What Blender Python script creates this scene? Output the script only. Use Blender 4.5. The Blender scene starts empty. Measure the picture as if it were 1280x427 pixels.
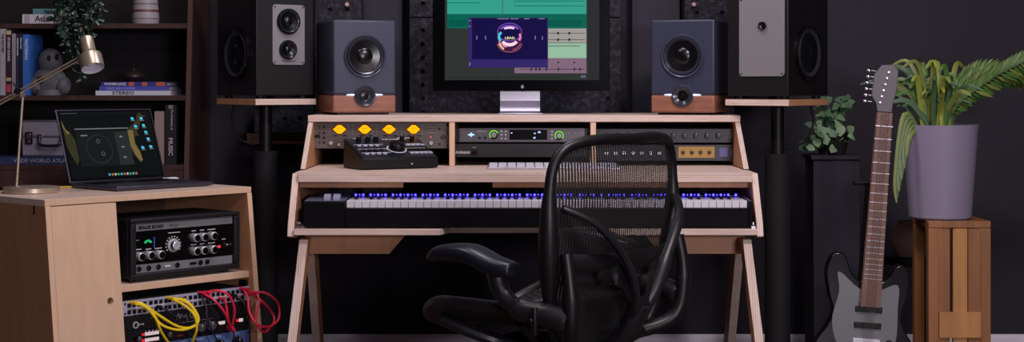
import bpy, bmesh, math, random
from mathutils import Vector, Matrix
random.seed(7)
SC = bpy.context.scene
COL = SC.collection
R = math.radians

# ------------------------------------------------------------------ camera, world, lights, exposure
F_PX, HORIZON, CAM_Z = 1950.0, 105.0, 1.03
cam_d = bpy.data.cameras.new('camera'); cam = bpy.data.objects.new('camera', cam_d); COL.objects.link(cam)
cam.location = (0, 0, CAM_Z); cam.rotation_euler = (R(90), 0, 0)
cam_d.sensor_width = 36.0; cam_d.lens = F_PX/1280*36
cam_d.shift_y = -(213.5-HORIZON)/1280
SC.camera = cam
SC.view_settings.view_transform = 'Standard'
try: SC.view_settings.look = 'None'
except Exception: pass
SC.view_settings.gamma = 1.0
SC.view_settings.use_curve_mapping = False
SC.view_settings.exposure = 0.0
w = bpy.data.worlds.new('world'); SC.world = w; w.use_nodes = True
w.node_tree.nodes['Background'].inputs[0].default_value = (0.35, 0.30, 0.42, 1)
w.node_tree.nodes['Background'].inputs[1].default_value = 0.03

def area(name, loc, target, size, power, color, size_y=None):
    l = bpy.data.lights.new(name, 'AREA'); l.energy = power; l.color = color; l.size = size
    if size_y: l.shape = 'RECTANGLE'; l.size_y = size_y
    o = bpy.data.objects.new(name, l); COL.objects.link(o); o.location = loc
    d = Vector(target)-Vector(loc); o.rotation_euler = d.to_track_quat('-Z', 'Y').to_euler()
    return o
area('key_ceiling_lamp', (1.0, 2.9, 2.62), (-0.1, 4.9, 0.6), 0.6, 48, (1.0, 0.88, 0.90), 0.45)
area('rear_ceiling_lamp', (-0.2, 1.0, 2.62), (-0.3, 5.0, 0.8), 1.0, 12, (0.94, 0.86, 1.0), 0.6)
area('desk_ceiling_lamp', (0.1, 4.6, 2.62), (0.1, 5.0, 0.7), 0.5, 13, (0.88, 0.85, 1.0), 0.3)
area('cabinet_ceiling_lamp', (-0.95, 4.15, 2.62), (-1.1, 4.9, 0.7), 0.35, 9, (1.0, 0.86, 0.84), 0.35)

area('front_fill_light', (1.7, -0.8, 1.35), (0.0, 5.0, 0.4), 0.9, 72, (0.95, 0.89, 1.0), 0.5)  # added unseen fill behind the camera, lifts baseboard and wall under the desk

# ------------------------------------------------------------------ materials
def srgb(r, g, b):
    f = lambda c: (c/255/12.92) if c/255 <= 0.04045 else (((c/255)+0.055)/1.055)**2.4
    return (f(r), f(g), f(b), 1)
MATS = {}
def mat(name, col, rough=0.5, metal=0.0, em=None, es=0.0, noise=0.0, nscale=20, coat=0.0, stretch=(1, 1, 1), bump=0.0, spec=None):
    if name in MATS: return MATS[name]
    m = bpy.data.materials.new(name); m.use_nodes = True; nt = m.node_tree
    b = nt.nodes['Principled BSDF']
    c = srgb(*col)
    b.inputs['Base Color'].default_value = c
    b.inputs['Roughness'].default_value = rough; b.inputs['Metallic'].default_value = metal
    if coat: b.inputs['Coat Weight'].default_value = coat; b.inputs['Coat Roughness'].default_value = 0.15
    if spec is not None: b.inputs['Specular IOR Level'].default_value = spec
    if em:
        b.inputs['Emission Color'].default_value = srgb(*em); b.inputs['Emission Strength'].default_value = es
    if noise or bump:
        tc = nt.nodes.new('ShaderNodeTexCoord'); mp = nt.nodes.new('ShaderNodeMapping'); nz = nt.nodes.new('ShaderNodeTexNoise')
        mp.inputs['Scale'].default_value = stretch; nz.inputs['Scale'].default_value = nscale; nz.inputs['Detail'].default_value = 4
        nt.links.new(tc.outputs['Object'], mp.inputs[0]); nt.links.new(mp.outputs[0], nz.inputs['Vector'])
        if noise:
            rp = nt.nodes.new('ShaderNodeValToRGB')
            rp.color_ramp.elements[0].position = 0.3; rp.color_ramp.elements[1].position = 0.7
            rp.color_ramp.elements[0].color = tuple(x*(1-noise) for x in c[:3])+(1,)
            rp.color_ramp.elements[1].color = tuple(min(1, x*(1+noise)) for x in c[:3])+(1,)
            nt.links.new(nz.outputs[0], rp.inputs[0]); nt.links.new(rp.outputs[0], b.inputs['Base Color'])
        if bump:
            bp = nt.nodes.new('ShaderNodeBump'); bp.inputs['Strength'].default_value = bump; bp.inputs['Distance'].default_value = 0.002
            nt.links.new(nz.outputs[0], bp.inputs['Height']); nt.links.new(bp.outputs[0], b.inputs['Normal'])
    MATS[name] = m
    return m
def glow(name, col, s=1.0): return mat(name, (6, 6, 6), 0.15, 0, col, s, spec=.1)

def ply_edge(name, axis, light=(232, 208, 196), dark=(200, 166, 148), period=0.0065):
    """plywood end grain: stacked plies along one object axis"""
    m = bpy.data.materials.new(name); m.use_nodes = True; nt = m.node_tree; b = nt.nodes['Principled BSDF']
    tc = nt.nodes.new('ShaderNodeTexCoord'); sp = nt.nodes.new('ShaderNodeSeparateXYZ'); nt.links.new(tc.outputs['Object'], sp.inputs[0])
    mu = nt.nodes.new('ShaderNodeMath'); mu.operation = 'MULTIPLY'; mu.inputs[1].default_value = 2*math.pi/period
    si = nt.nodes.new('ShaderNodeMath'); si.operation = 'SINE'
    nt.links.new(sp.outputs[axis], mu.inputs[0]); nt.links.new(mu.outputs[0], si.inputs[0])
    nz = nt.nodes.new('ShaderNodeTexNoise'); nz.inputs['Scale'].default_value = 30
    mp = nt.nodes.new('ShaderNodeMapping'); sc = [6, 6, 6]; sc[axis] = 0.5 if False else 1; mp.inputs['Scale'].default_value = (0.3, 1, 3) if axis == 2 else (3, 1, .3)
    nt.links.new(tc.outputs['Object'], mp.inputs[0]); nt.links.new(mp.outputs[0], nz.inputs['Vector'])
    ad = nt.nodes.new('ShaderNodeMath'); ad.operation = 'MULTIPLY_ADD'; ad.inputs[1].default_value = 0.3; ad.inputs[2].default_value = 0.2
    nt.links.new(si.outputs[0], ad.inputs[0])
    a2 = nt.nodes.new('ShaderNodeMath'); a2.operation = 'ADD'; nt.links.new(ad.outputs[0], a2.inputs[0]); nt.links.new(nz.outputs[0], a2.inputs[1])
    rp = nt.nodes.new('ShaderNodeValToRGB'); rp.color_ramp.elements[0].position = 0.3; rp.color_ramp.elements[1].position = 0.8
    rp.color_ramp.elements[0].color = srgb(*dark); rp.color_ramp.elements[1].color = srgb(*light)
    nt.links.new(a2.outputs[0], rp.inputs[0]); nt.links.new(rp.outputs[0], b.inputs['Base Color'])
    b.inputs['Roughness'].default_value = 0.55
    MATS[name] = m; return m

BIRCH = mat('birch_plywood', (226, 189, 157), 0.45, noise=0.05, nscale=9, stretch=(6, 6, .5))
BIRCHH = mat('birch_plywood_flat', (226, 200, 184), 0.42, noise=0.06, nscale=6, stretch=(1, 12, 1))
BIRCHD = mat('birch_plywood_shaded', (190, 136, 98), 0.5, noise=0.08, nscale=7, stretch=(6, 6, .5))  # same birch, with the shade of sides and undersides put into its colour
EDGE = ply_edge('plywood_edge', 2)
EDGEX = ply_edge('plywood_edge_upright', 0)
WALL = mat('wall_paint', (43, 40, 49), 0.85, noise=0.06, nscale=3)
BASE = mat('baseboard_paint', (248, 240, 252), 0.45)
CEIL = mat('ceiling_paint', (70, 66, 76), 0.9)
FLOORM = mat('floor_wood', (72, 54, 46), 0.45, noise=0.2, nscale=4, stretch=(8, 1, 1))
BLACK = mat('black_plastic', (13, 12, 15), 0.45, spec=.35)
BLACKG = mat('black_gloss', (10, 10, 13), 0.18)
BLACKM = mat('black_matte', (14, 13, 15), 0.8)
RUBBER = mat('black_rubber', (12, 12, 13), 0.6)
DARKM = mat('dark_metal', (52, 50, 54), 0.4, 0.7)
STEEL = mat('steel', (200, 198, 205), 0.28, 1.0)
ALU = mat('aluminium', (205, 200, 212), 0.38, 1.0)
WHITEP = mat('white_plastic', (225, 222, 232), 0.4)
GREYP = mat('grey_plastic', (120, 118, 128), 0.5)
PRINT = mat('white_print', (215, 212, 218), 0.6)
DWOOD = mat('dark_brown_wood', (64, 40, 38), 0.5, noise=0.25, nscale=5, stretch=(8, 1, 1))
DWOODV = mat('dark_brown_wood_upright', (78, 50, 48), 0.5, noise=0.25, nscale=5, stretch=(1, 1, .2))

# ------------------------------------------------------------------ mesh builder
def frame(ax):
    ax = Vector(ax).normalized(); t = Vector((0, 0, 1)) if abs(ax.z) < 0.9 else Vector((1, 0, 0))
    u = t.cross(ax).normalized(); return u, ax.cross(u).normalized(), ax
class MB:
    def __init__(s, xf=None): s.bm = bmesh.new(); s.mats = []; s.xf = xf
    def mi(s, m):
        if m not in s.mats: s.mats.append(m)
        return s.mats.index(m)
    def v(s, p): return s.bm.verts.new(p if s.xf is None else s.xf(Vector(p)))
    def face(s, vs, m):
        try: f = s.bm.faces.new(vs)
        except ValueError: return None
        f.material_index = s.mi(m); return f
    def poly(s, pts, m): return s.face([s.v(p) for p in pts], m)
    def box(s, x0, x1, y0, y1, z0, z1, m, front=None):
        V = [s.v((x, y, z)) for x in (x0, x1) for y in (y0, y1) for z in (z0, z1)]
        for i, q in enumerate(((0, 1, 3, 2), (4, 6, 7, 5), (0, 4, 5, 1), (2, 3, 7, 6), (0, 2, 6, 4), (1, 5, 7, 3))):
            s.face([V[k] for k in q], (front if (front and i == 2) else m))
        return s
    def prism(s, pts, ax, a, b, m, side=None, cap=None):
        """pts 2D polygon in the other two axes (in order), extruded from a to b along axis ax"""
        def mk(p, t):
            return {0: (t, p[0], p[1]), 1: (p[0], t, p[1]), 2: (p[0], p[1], t)}[ax]
        A = [s.v(mk(p, a)) for p in pts]; B = [s.v(mk(p, b)) for p in pts]
        s.face(A, cap or m); s.face(B[::-1], cap or m)
        n = len(pts)
        for i in range(n): s.face([A[i], B[i], B[(i+1) % n], A[(i+1) % n]], side or m)
        return s
    def cyl(s, c, r, h, ax, m, seg=20, r2=None, cap=None):
        """from centre c of the first end along ax for length h"""
        u, w_, a = frame(ax); c = Vector(c); r2 = r if r2 is None else r2
        A = []; B = []
        for i in range(seg):
            t = 2*math.pi*i/seg; d = u*math.cos(t)+w_*math.sin(t)
            A.append(s.v(c+d*r)); B.append(s.v(c+a*h+d*r2))
        for i in range(seg): s.face([A[i], A[(i+1) % seg], B[(i+1) % seg], B[i]], m)
        s.face(A[::-1], m); s.face(B, cap or m); return s
    def lathe(s, prof, c, ax, m, seg=32, mats=None):
        """prof list of (r, t) along ax from c"""
        u, w_, a = frame(ax); c = Vector(c); rings = []
        for r, t in prof:
            if r < 1e-6: rings.append([s.v(c+a*t)])
            else: rings.append([s.v(c+a*t+(u*math.cos(2*math.pi*i/seg)+w_*math.sin(2*math.pi*i/seg))*r) for i in range(seg)])
        for k in range(len(rings)-1):
            A, B = rings[k], rings[k+1]; mm = mats[k] if mats else m
            for i in range(seg):
                j = (i+1) % seg
                if len(A) == 1 and len(B) == 1: continue
                if len(A) == 1: s.face([A[0], B[j], B[i]], mm)
                elif len(B) == 1: s.face([A[i], A[j], B[0]], mm)
                else: s.face([A[i], A[j], B[j], B[i]], mm)
        return s
    def sph(s, c, r, m, seg=16, rings=10):
        r = (r, r, r) if not hasattr(r, '__len__') else r; c = Vector(c); L = []
        for k in range(rings+1):
            p = math.pi*k/rings
            if k in (0, rings): L.append([s.v(c+Vector((0, 0, r[2]*math.cos(p))))])
            else: L.append([s.v(c+Vector((r[0]*math.sin(p)*math.cos(2*math.pi*i/seg), r[1]*math.sin(p)*math.sin(2*math.pi*i/seg), r[2]*math.cos(p)))) for i in range(seg)])
        for k in range(rings):
            A, B = L[k], L[k+1]
            for i in range(seg):
                j = (i+1) % seg
                if len(A) == 1: s.face([A[0], B[i], B[j]], m)
                elif len(B) == 1: s.face([A[i], B[0], A[j]], m)
                else: s.face([A[i], B[i], B[j], A[j]], m)
        return s
    def tube(s, pts, r, m, seg=8, closed=False, flat=1.0, up=None):
        pts = [Vector(p) for p in pts]; n = len(pts); rr = r if hasattr(r, '__len__') else [r]*n
        if len(rr) != n: rr = [rr[round(i*(len(rr)-1)/(n-1))] for i in range(n)]
        rings = []; u = None
        for i in range(n):
            if closed: t = pts[(i+1) % n]-pts[i-1]
            else: t = pts[min(i+1, n-1)]-pts[max(i-1, 0)]
            t = t.normalized()
            if up is not None: u = Vector(up)-t*t.dot(Vector(up))
            elif u is None: u = frame(t)[0]
            else: u = u-t*t.dot(u)
            u = u.normalized(); w_ = t.cross(u)
            rings.append([s.v(pts[i]+(u*math.cos(2*math.pi*k/seg)*flat+w_*math.sin(2*math.pi*k/seg))*rr[i]) for k in range(seg)])
        for i in range(n if closed else n-1):
            A, B = rings[i], rings[(i+1) % n]
            for k in range(seg): s.face([A[k], A[(k+1) % seg], B[(k+1) % seg], B[k]], m)
        if not closed: s.face(rings[0][::-1], m); s.face(rings[-1], m)
        return s
    def text(s, t, size, o, ux, uz, m, align='LEFT', depth=0.0, bold=0.0, sx=1.0):
        cu = bpy.data.curves.new('t', 'FONT'); cu.body = t; cu.size = size; cu.align_x = align; cu.align_y = 'CENTER'; cu.offset = bold
        cu.resolution_u = 2
        ob = bpy.data.objects.new('t', cu); COL.objects.link(ob)
        dg = bpy.context.evaluated_depsgraph_get(); me = ob.evaluated_get(dg).to_mesh()
        o = Vector(o); ux = Vector(ux).normalized(); uz = Vector(uz).normalized(); mp = []
        for vt in me.vertices: mp.append(s.v(o+ux*vt.co.x*sx+uz*vt.co.y))
        for p in me.polygons: s.face([mp[i] for i in p.vertices], m)
        ob.evaluated_get(dg).to_mesh_clear(); bpy.data.objects.remove(ob); bpy.data.curves.remove(cu)
        return s
    def holecell(s, x0, x1, z0, z1, r, y0, y1, m, seg=16, cx=None, cz=None):
        """flat square (front y0, back y1) with a real round hole through it"""
        cx = (x0+x1)/2 if cx is None else cx; cz = (z0+z1)/2 if cz is None else cz; O = []; I = []; J = []
        for i in range(seg):
            t = 2*math.pi*(i+0.5*0)/seg; c, sn = math.cos(t), math.sin(t)
            k = 1/max(abs(c), abs(sn))
            O.append(s.v((cx+c*k*(x1-x0)/2, y0, cz+sn*k*(z1-z0)/2))); I.append(s.v((cx+c*r, y0, cz+sn*r))); J.append(s.v((cx+c*r, y1, cz+sn*r)))
        for i in range(seg):
            j = (i+1) % seg
            s.face([O[i], O[j], I[j], I[i]], m); s.face([I[i], I[j], J[j], J[i]], m)
        return s
    def nxt(s, name, parent, **k):
        """link what is built so far as one part and start the next one"""
        o = s.obj(name, parent, **k); s.bm = bmesh.new(); s.mats = []; return o
    def obj(s, name, parent=None, label=None, bevel=0.0, seg=2, smooth=35, recalc=True):
        bm = s.bm
        if recalc: bmesh.ops.recalc_face_normals(bm, faces=bm.faces)
        me = bpy.data.meshes.new(name); bm.to_mesh(me); bm.free()
        for m in s.mats: me.materials.append(m)
        for p in me.polygons: p.use_smooth = True
        try: me.set_sharp_from_angle(angle=R(smooth))
        except Exception: pass
        o = bpy.data.objects.new(name, me); COL.objects.link(o)
        if parent is not None: o.parent = parent
        if label: o['label'] = label
        if bevel:
            b = o.modifiers.new('bevel', 'BEVEL'); b.width = bevel; b.segments = seg; b.limit_method = 'ANGLE'; b.angle_limit = R(40)
        return o

def thing(name, label, cat, loc=(0, 0, 0), rz=0.0, group=None):
    o = bpy.data.objects.new(name, None); COL.objects.link(o); o.empty_display_size = 0.05
    o.location = loc; o.rotation_euler = (0, 0, rz); o['label'] = label; o['category'] = cat
    if group: o['group'] = group
    return o
def tag(o, label, cat, group=None, loc=None):
    o['label'] = label; o['category'] = cat
    if group: o['group'] = group
    return o
def W(t):
    """builder that takes world coordinates for a thing placed at t"""
    inv = (Matrix.Translation(t.location) @ Matrix.Rotation(t.rotation_euler.z, 4, 'Z')).inverted()
    return MB(lambda p: inv @ p)
def struct(o): o['kind'] = 'structure'; return o
def P(px, py, Y): return Vector(((px-640)/F_PX*Y, Y, CAM_Z-(py-HORIZON)/F_PX*Y))
def catmull(pts, n=6, closed=False):
    pts = [Vector(p) for p in pts]; out = []; N = len(pts)
    for i in range(N if closed else N-1):
        g = (lambda k: pts[k % N]) if closed else (lambda k: pts[max(0, min(N-1, k))])
        p0, p1, p2, p3 = g(i-1), g(i), g(i+1), g(i+2)
        for k in range(n):
            t = k/n; out.append(0.5*((2*p1)+(-p0+p2)*t+(2*p0-5*p1+4*p2-p3)*t*t+(-p0+3*p1-3*p2+p3)*t**3))
    if not closed: out.append(pts[-1])
    return out

# ------------------------------------------------------------------ the room
YW = 5.9
m = MB(); m.box(-2.7, 2.9, -1.2, YW, -0.05, 0, FLOORM); struct(m.obj('floor'))
m = MB(); m.box(-2.7, 2.9, -1.2, YW, 2.7, 2.75, CEIL); struct(m.obj('ceiling'))
m = MB(); m.box(-2.8, 3.0, YW, YW+.1, -0.05, 2.75, WALL); struct(m.obj('wall_back'))
m = MB(); m.box(-2.8, -2.7, -1.2, YW, -0.05, 2.75, WALL); struct(m.obj('wall_left'))
m = MB(); m.box(2.9, 3.0, -1.2, YW, -0.05, 2.75, WALL); struct(m.obj('wall_right'))
m = MB(); m.box(-2.8, 3.0, -1.3, -1.2, -0.05, 2.75, WALL); struct(m.obj('wall_front'))
m = MB(); m.prism([(YW, 0), (YW-.016, 0), (YW-.016, .075), (YW-.008, .086), (YW, .086)], 0, -2.7, 2.9, BASE); struct(m.obj('baseboard_back'))
for i, (x, y) in enumerate(((1.0, 2.9), (-0.2, 1.0), (0.1, 4.6), (-.95, 4.15))):
    t = thing('ceiling_light', ['recessed ceiling light above and right of the chair', 'recessed ceiling light over the middle of the room', 'recessed ceiling light above the desk', 'recessed ceiling light above the plywood cabinet'][i], 'light', (x, y, 2.7))
    m = MB(); s_ = .42 if i < 2 else .3
    for a, b, c, d in ((-s_, s_, -s_, -s_+.03), (-s_, s_, s_-.03, s_), (-s_, -s_+.03, -s_, s_), (s_-.03, s_, -s_, s_)): m.box(a, b, c, d, -.03, 0, DARKM)
    m.obj('light_frame', t)

# acoustic panels with peg holes on the wall
PEG = mat('speckled_felt', (34, 32, 44), 0.9, noise=0.0)
def make_peg():
    nt = PEG.node_tree; b = nt.nodes['Principled BSDF']
    tc = nt.nodes.new('ShaderNodeTexCoord'); n1 = nt.nodes.new('ShaderNodeTexNoise'); n1.inputs['Scale'].default_value = 45; n1.inputs['Detail'].default_value = 5
    n2 = nt.nodes.new('ShaderNodeTexNoise'); n2.inputs['Scale'].default_value = 210
    nt.links.new(tc.outputs['Object'], n1.inputs['Vector']); nt.links.new(tc.outputs['Object'], n2.inputs['Vector'])
    mu = nt.nodes.new('ShaderNodeMath'); mu.operation = 'MULTIPLY'; nt.links.new(n1.outputs[0], mu.inputs[0]); nt.links.new(n2.outputs[0], mu.inputs[1])
    rp = nt.nodes.new('ShaderNodeValToRGB'); e = rp.color_ramp.elements
    e[0].position = 0.24; e[0].color = srgb(26, 25, 33); e[1].position = 0.42; e[1].color = srgb(78, 77, 94)
    nt.links.new(mu.outputs[0], rp.inputs[0]); nt.links.new(rp.outputs[0], b.inputs['Base Color'])
make_peg()
def peg_panel(label, px0, px1, py0, py1, Y=5.74, group=None):
    a = P(px0, py1, Y); b = P(px1, py0, Y)
    t = thing('acoustic_panel', label, 'panel', (a.x, Y, a.z), 0, group)
    m = MB(); Wd, Hd = b.x-a.x, b.z-a.z; pit = .0508
    bd = .022; gw, gh = Wd-2*bd, Hd-2*bd
    nx, nz = max(1, round(gw/pit)), max(1, round(gh/pit)); sx, sz = gw/nx, gh/nz
    for q in ((0, Wd, 0, bd), (0, Wd, Hd-bd, Hd), (0, bd, bd, Hd-bd), (Wd-bd, Wd, bd, Hd-bd)): m.poly([(q[0], 0, q[2]), (q[1], 0, q[2]), (q[1], 0, q[3]), (q[0], 0, q[3])], PEG)
    for i in range(nx):
        for k in range(nz):
            c = (bd+i*sx, bd+(i+1)*sx, bd+k*sz, bd+(k+1)*sz)
            if i in (0, nx-1) or k in (0, nz-1): m.holecell(c[0], c[1], c[2], c[3], .0088, 0, .012, PEG, 16)
            else: m.poly([(c[0], 0, c[2]), (c[1], 0, c[2]), (c[1], 0, c[3]), (c[0], 0, c[3])], PEG)
    m.obj('perforated_face', t)
    m = MB(); m.box(0, Wd, .0125, YW-Y, 0, Hd, BLACKM)
    for q in ((0, .003, 0, .012), (Wd-.003, Wd, 0, .012)): m.box(q[0], q[1], 0.0005, .0124, 0, Hd, PEG)
    m.obj('felt_backing', t)
    return t
peg_panel('black speckled perforated acoustic panel low behind the monitor, down to the desk', 512, 776, 22.5, 190)
peg_panel('black speckled perforated acoustic panel high behind the monitor top', 512, 776, -115, 21)
pk = peg_panel('black speckled perforated panel between the two left loudspeakers, with a peg', 394, 452, -70, 61)
peg_panel('black speckled perforated panel directly behind the left small loudspeaker', 394, 452, 63, 160)
peg_panel('black speckled perforated panel low behind the left speaker stand', 318, 392, 130, 166)
peg_panel('perforated panel behind the right small loudspeaker', 856, 918, -70, 190)
def peg(px, label):
    c = P(px, 6, 5.74)
    t = thing('wall_peg', label, 'peg', (c.x, 5.752, c.z))
    m = MB(); m.lathe([(0, -.03), (.006, -.029), (.0085, -.024), (.0085, -.012), (.004, -.008), (.004, .0)], (0, 0, 0), (0, 1, 0), mat('pale_peg', (205, 165, 160), .5)); m.obj('peg_head', t)
peg(434, 'small pale round peg in the perforated panel above the left speaker')
peg(867, 'small pale round peg above the right small speaker')
# plain painted boards between the perforated panels
BOARD = mat('plum_board', (45, 41, 53), .8, noise=.05, nscale=4)
def board(px0, px1, label, Y=5.82):
    a = P(px0, 0, Y); b = P(px1, 0, Y)
    m = MB(); m.box(a.x, b.x, Y, YW, .62, 2.2, BOARD); tag(m.obj('wall_board', bevel=.003), label, 'panel')
board(453, 503, 'plain plum coloured wall board left of the monitor')
board(790, 850, 'plain plum coloured wall board right of the monitor')
m = MB(); a = P(318, 166, 5.76); m.box(P(308, 0, 5.76).x, P(388, 0, 5.76).x, 5.76, YW, P(0, 180, 5.76).z, P(0, 166.5, 5.76).z, mat('stained_rail', (88, 58, 44), .5, noise=.2, nscale=8))
tag(m.obj('wall_rail', bevel=.002), 'brown wooden wall rail behind the left speaker stand', 'rail')

# ------------------------------------------------------------------ studio desk
DX, DW = 0.04, 0.712
XL, XR = DX-DW, DX+DW
desk = thing('studio_desk', 'light birch plywood studio desk with raised rack shelf and keyboard tray', 'desk', (DX, 5.1, 0))
for sg in (-1, 1):
    xo = DX+sg*DW; xi = xo-sg*.02
    x0, x1 = min(xo, xi), max(xo, xi)
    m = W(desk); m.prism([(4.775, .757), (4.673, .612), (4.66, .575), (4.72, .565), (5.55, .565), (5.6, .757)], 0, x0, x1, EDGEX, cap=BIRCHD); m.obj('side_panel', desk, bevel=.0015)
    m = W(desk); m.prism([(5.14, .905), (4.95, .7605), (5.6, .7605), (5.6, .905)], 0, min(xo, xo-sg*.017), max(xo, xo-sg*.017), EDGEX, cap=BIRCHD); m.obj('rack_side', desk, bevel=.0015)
    # A-frame legs
    for (ya, yb, dt, dz) in ((4.68, 4.52, .075, 0), (4.80, 5.42, .10, 0)):
        m = W(desk); xa = DX+sg*(DW-.034); xb = DX+sg*(DW+.012); T = .026
        pts = []
        for (X, Y, Z) in ((xa, ya, .5645), (xb, yb, .0)):
            for (ox, oy) in ((0, 0), (-sg*T, 0), (-sg*T, dt), (0, dt)): pts.append(m.v((X+ox, Y+oy, Z)))
        A, B = pts[:4], pts[4:]
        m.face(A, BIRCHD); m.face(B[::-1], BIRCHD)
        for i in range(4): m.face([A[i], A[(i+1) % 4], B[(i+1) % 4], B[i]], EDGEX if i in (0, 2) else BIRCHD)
        m.obj('leg', desk, bevel=.001)
    # corner bracket under the tray
    e1 = DX+sg*.369; e2 = DX+sg*.415; xs = xi-sg*.02
    m = W(desk); m.prism([(xs, .5795), (e1, .5795), (e1, .565), (e2, .512), (xs, .512)], 1, 4.765, 4.785, BIRCHD); m.obj('bracket', desk, bevel=.001)
    # rail under the desktop
    e3 = DX-.375 if sg < 0 else DX-.10
    m = W(desk); a_, b_ = (xi, DX-.375) if sg < 0 else (DX-.10, xi)
    m.box(a_, b_, 4.80, 4.82, .712, .7305, BIRCHD); m.obj('under_rail', desk)
m = W(desk); m.box(XL+.0205, XR-.0205, 4.75, 5.62, .7315, .76, BIRCHH, EDGE); m.obj('desktop', desk, bevel=.0015)
m = W(desk); m.box(XL, XR, 5.135, 5.62, .9055, .927, BIRCHH, EDGE); m.obj('rack_top', desk, bevel=.0015)
for px in (565, 741.5):
    x = (px-640)/379.4; m = W(desk); m.box(x-.009, x+.009, 5.137, 5.6, .7605, .905, BIRCHD, BIRCH); m.obj('divider', desk, bevel=.001)
m = W(desk); m.box(XL+.02, XR-.02, 5.585, 5.6, .7605, .905, BLACKM); m.obj('rack_back', desk)
m = W(desk)
m.prism([(XL+.0215, 4.65), (-.215, 4.65), (-.19, 4.72), (.27, 4.72), (.295, 4.65), (XR-.0215, 4.65), (XR-.0215, 5.25), (XL+.0215, 5.25)], 2, .58, .598, EDGE, cap=BIRCHH)
m.obj('keyboard_tray', desk, bevel=.001)
for sg in (-1, 1):
    m = W(desk); x = DX+sg*(DW-.030); m.box(x-.006, x+.006, 4.665, 5.2, .5985, .606, STEEL)
    m.cyl((DX+sg*(DW-.025), 4.69, .612), .005, sg*-.012, (1, 0, 0), STEEL, 10); m.obj('tray_slide', desk, label='steel tray slide')

# ------------------------------------------------------------------ rack gear in the desk
KS = mat('knob_silver', (210, 208, 214), .3, .35)
def knob(m, c, r, h, mm, cap=None, mark=True):
    """knob on a vertical front face, axis towards -y"""
    m.lathe([(r, 0), (r, h*.75), (r*.88, h), (0, h)], c, (0, -1, 0), mm, 16, [mm, mm, cap or mm])
    if mark: m.box(c[0]-r*.08, c[0]+r*.08, c[1]-h-.0006, c[1]-h, c[2]+r*.2, c[2]+r*.8, PRINT)
def screws(m, x0, x1, z0, z1, y=-.0002):
    for x in (x0+.008, x1-.008):
        for z in (z0+.008, z1-.008): m.cyl((x, y, z), .0035, .0015, (0, -1, 0), BLACK, 8)
def led(m, x, z, r, mm): m.cyl((x, 0, z), r, .0012, (0, -1, 0), mm, 8)

RY = 5.175
def gear(name, label, cat, px0, px1, z0, z1, facem, depth=.3, Y=RY):
    x0 = (px0-640)/F_PX*Y; x1 = (px1-640)/F_PX*Y
    t = thing(name, label, cat, ((x0+x1)/2, Y, z0))
    hw = (x1-x0)/2; h = z1-z0
    m = MB(); m.box(-hw+.02, hw-.02, .0045, depth, .001, h-.001, BLACKM); m.obj('chassis', t)
    m = MB(); m.box(-hw, hw, 0, .004, 0, h, facem); screws(m, -hw, hw, 0, h); m.obj('faceplate', t, bevel=.0006)
    K = lambda px, py: ((px-640)/F_PX*Y-(x0+x1)/2, CAM_Z-(py-HORIZON)/F_PX*Y-z0)
    return t, hw, h, K
# preamp with four amber meters
GUN = mat('gunmetal_face', (112, 103, 100), .42, .35)
t, hw, h, K = gear('microphone_preamp', 'grey two-unit rack preamp with four glowing amber diamond meters', 'rack unit', 387.5, 562.3, .817, .902, GUN)
AMB = glow('amber_meter', (255, 168, 10), 1.5); AMB2 = glow('amber_meter_rim', (235, 95, 5), .8)
for px in (424.5, 456, 486.5, 517):
    x, z = K(px, 161.5)
    m = MB()
    def hexa(w_, h_, k=.2): return [(x-w_, z), (x-w_*k-.0, z+h_), (x+w_*k, z+h_), (x+w_, z), (x+w_*k, z-h_), (x-w_*k, z-h_)]
    m.prism(hexa(.0262, .0175), 1, -.0018, -.0001, BLACKG); m.prism(hexa(.0245, .0157), 1, -.0022, -.0017, AMB2)
    m.prism([(a, b) for a, b in hexa(.0215, .0138, .3)], 1, -.0026, -.0021, AMB)
    m.tube([(x-.001, -.003, z-.012), (x-.008, -.003, z+.006)], .0004, BLACK, 4)
    m.box(x-.009, x+.009, -.003, -.0026, z+.0035, z+.0045, mat('brown_print', (120, 60, 10), .6)); m.obj('level_meter', t)
m = MB()
for px, py, r in ((414, 178.5, .0068), (424, 180.5, .005), (474, 178, .0068), (484, 180, .005), (539, 178.5, .0068)):
    x, z = K(px, py); knob(m, (x, -.0002, z), r, .012, KS, KS); m.nxt('gain_knob', t, label='small silver knob')
m = MB()
for px in (412, 435, 441, 466, 471, 497, 502, 528):
    for py in (157, 160.5, 164, 167.5): x, z = K(px, py); led(m, x, z, .0011, PRINT)
for px in (399.5, 405): 
    for py in (158.5, 166, 172, 178):
        x, z = K(px, py); m.cyl((x, 0, z), .004 if px > 400 else .0028, .002, (0, -1, 0), BLACK, 12)
x, z = K(395.5, 170); m.box(x-.011, x+.011, -.002, 0, z-.005, z+.005, BLACK)
for i in range(6):
    for j in range(6): x, z = K(535+i*1.9, 157+j*1.7); led(m, x, z, .0009, PRINT if j % 2 else BLACK)
for px, py in ((549.5, 161), (549.5, 180)): x, z = K(px, py); m.cyl((x, 0, z), .0035, .002, (0, -1, 0), BLACK, 12)
x, z = K(538.5, 171); led(m, x, z, .002, glow('red_led', (255, 60, 60), 2.5))
x, z = K(554, 171.5); m.prism([(x-.011, z), (x, z+.008), (x+.011, z), (x, z-.008)], 1, -.001, 0, BLACK)
m.prism([(x-.005, z), (x, z+.004), (x+.005, z), (x, z-.004)], 1, -.0014, -.001, GUN)
for px in (419, 431, 452, 463, 482, 494, 512, 524):
    x, z = K(px, 169.5); m.box(x-.007, x+.007, -.001, 0, z-.0018, z+.0018, BLACK)
m.obj('panel_controls', t)
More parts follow.
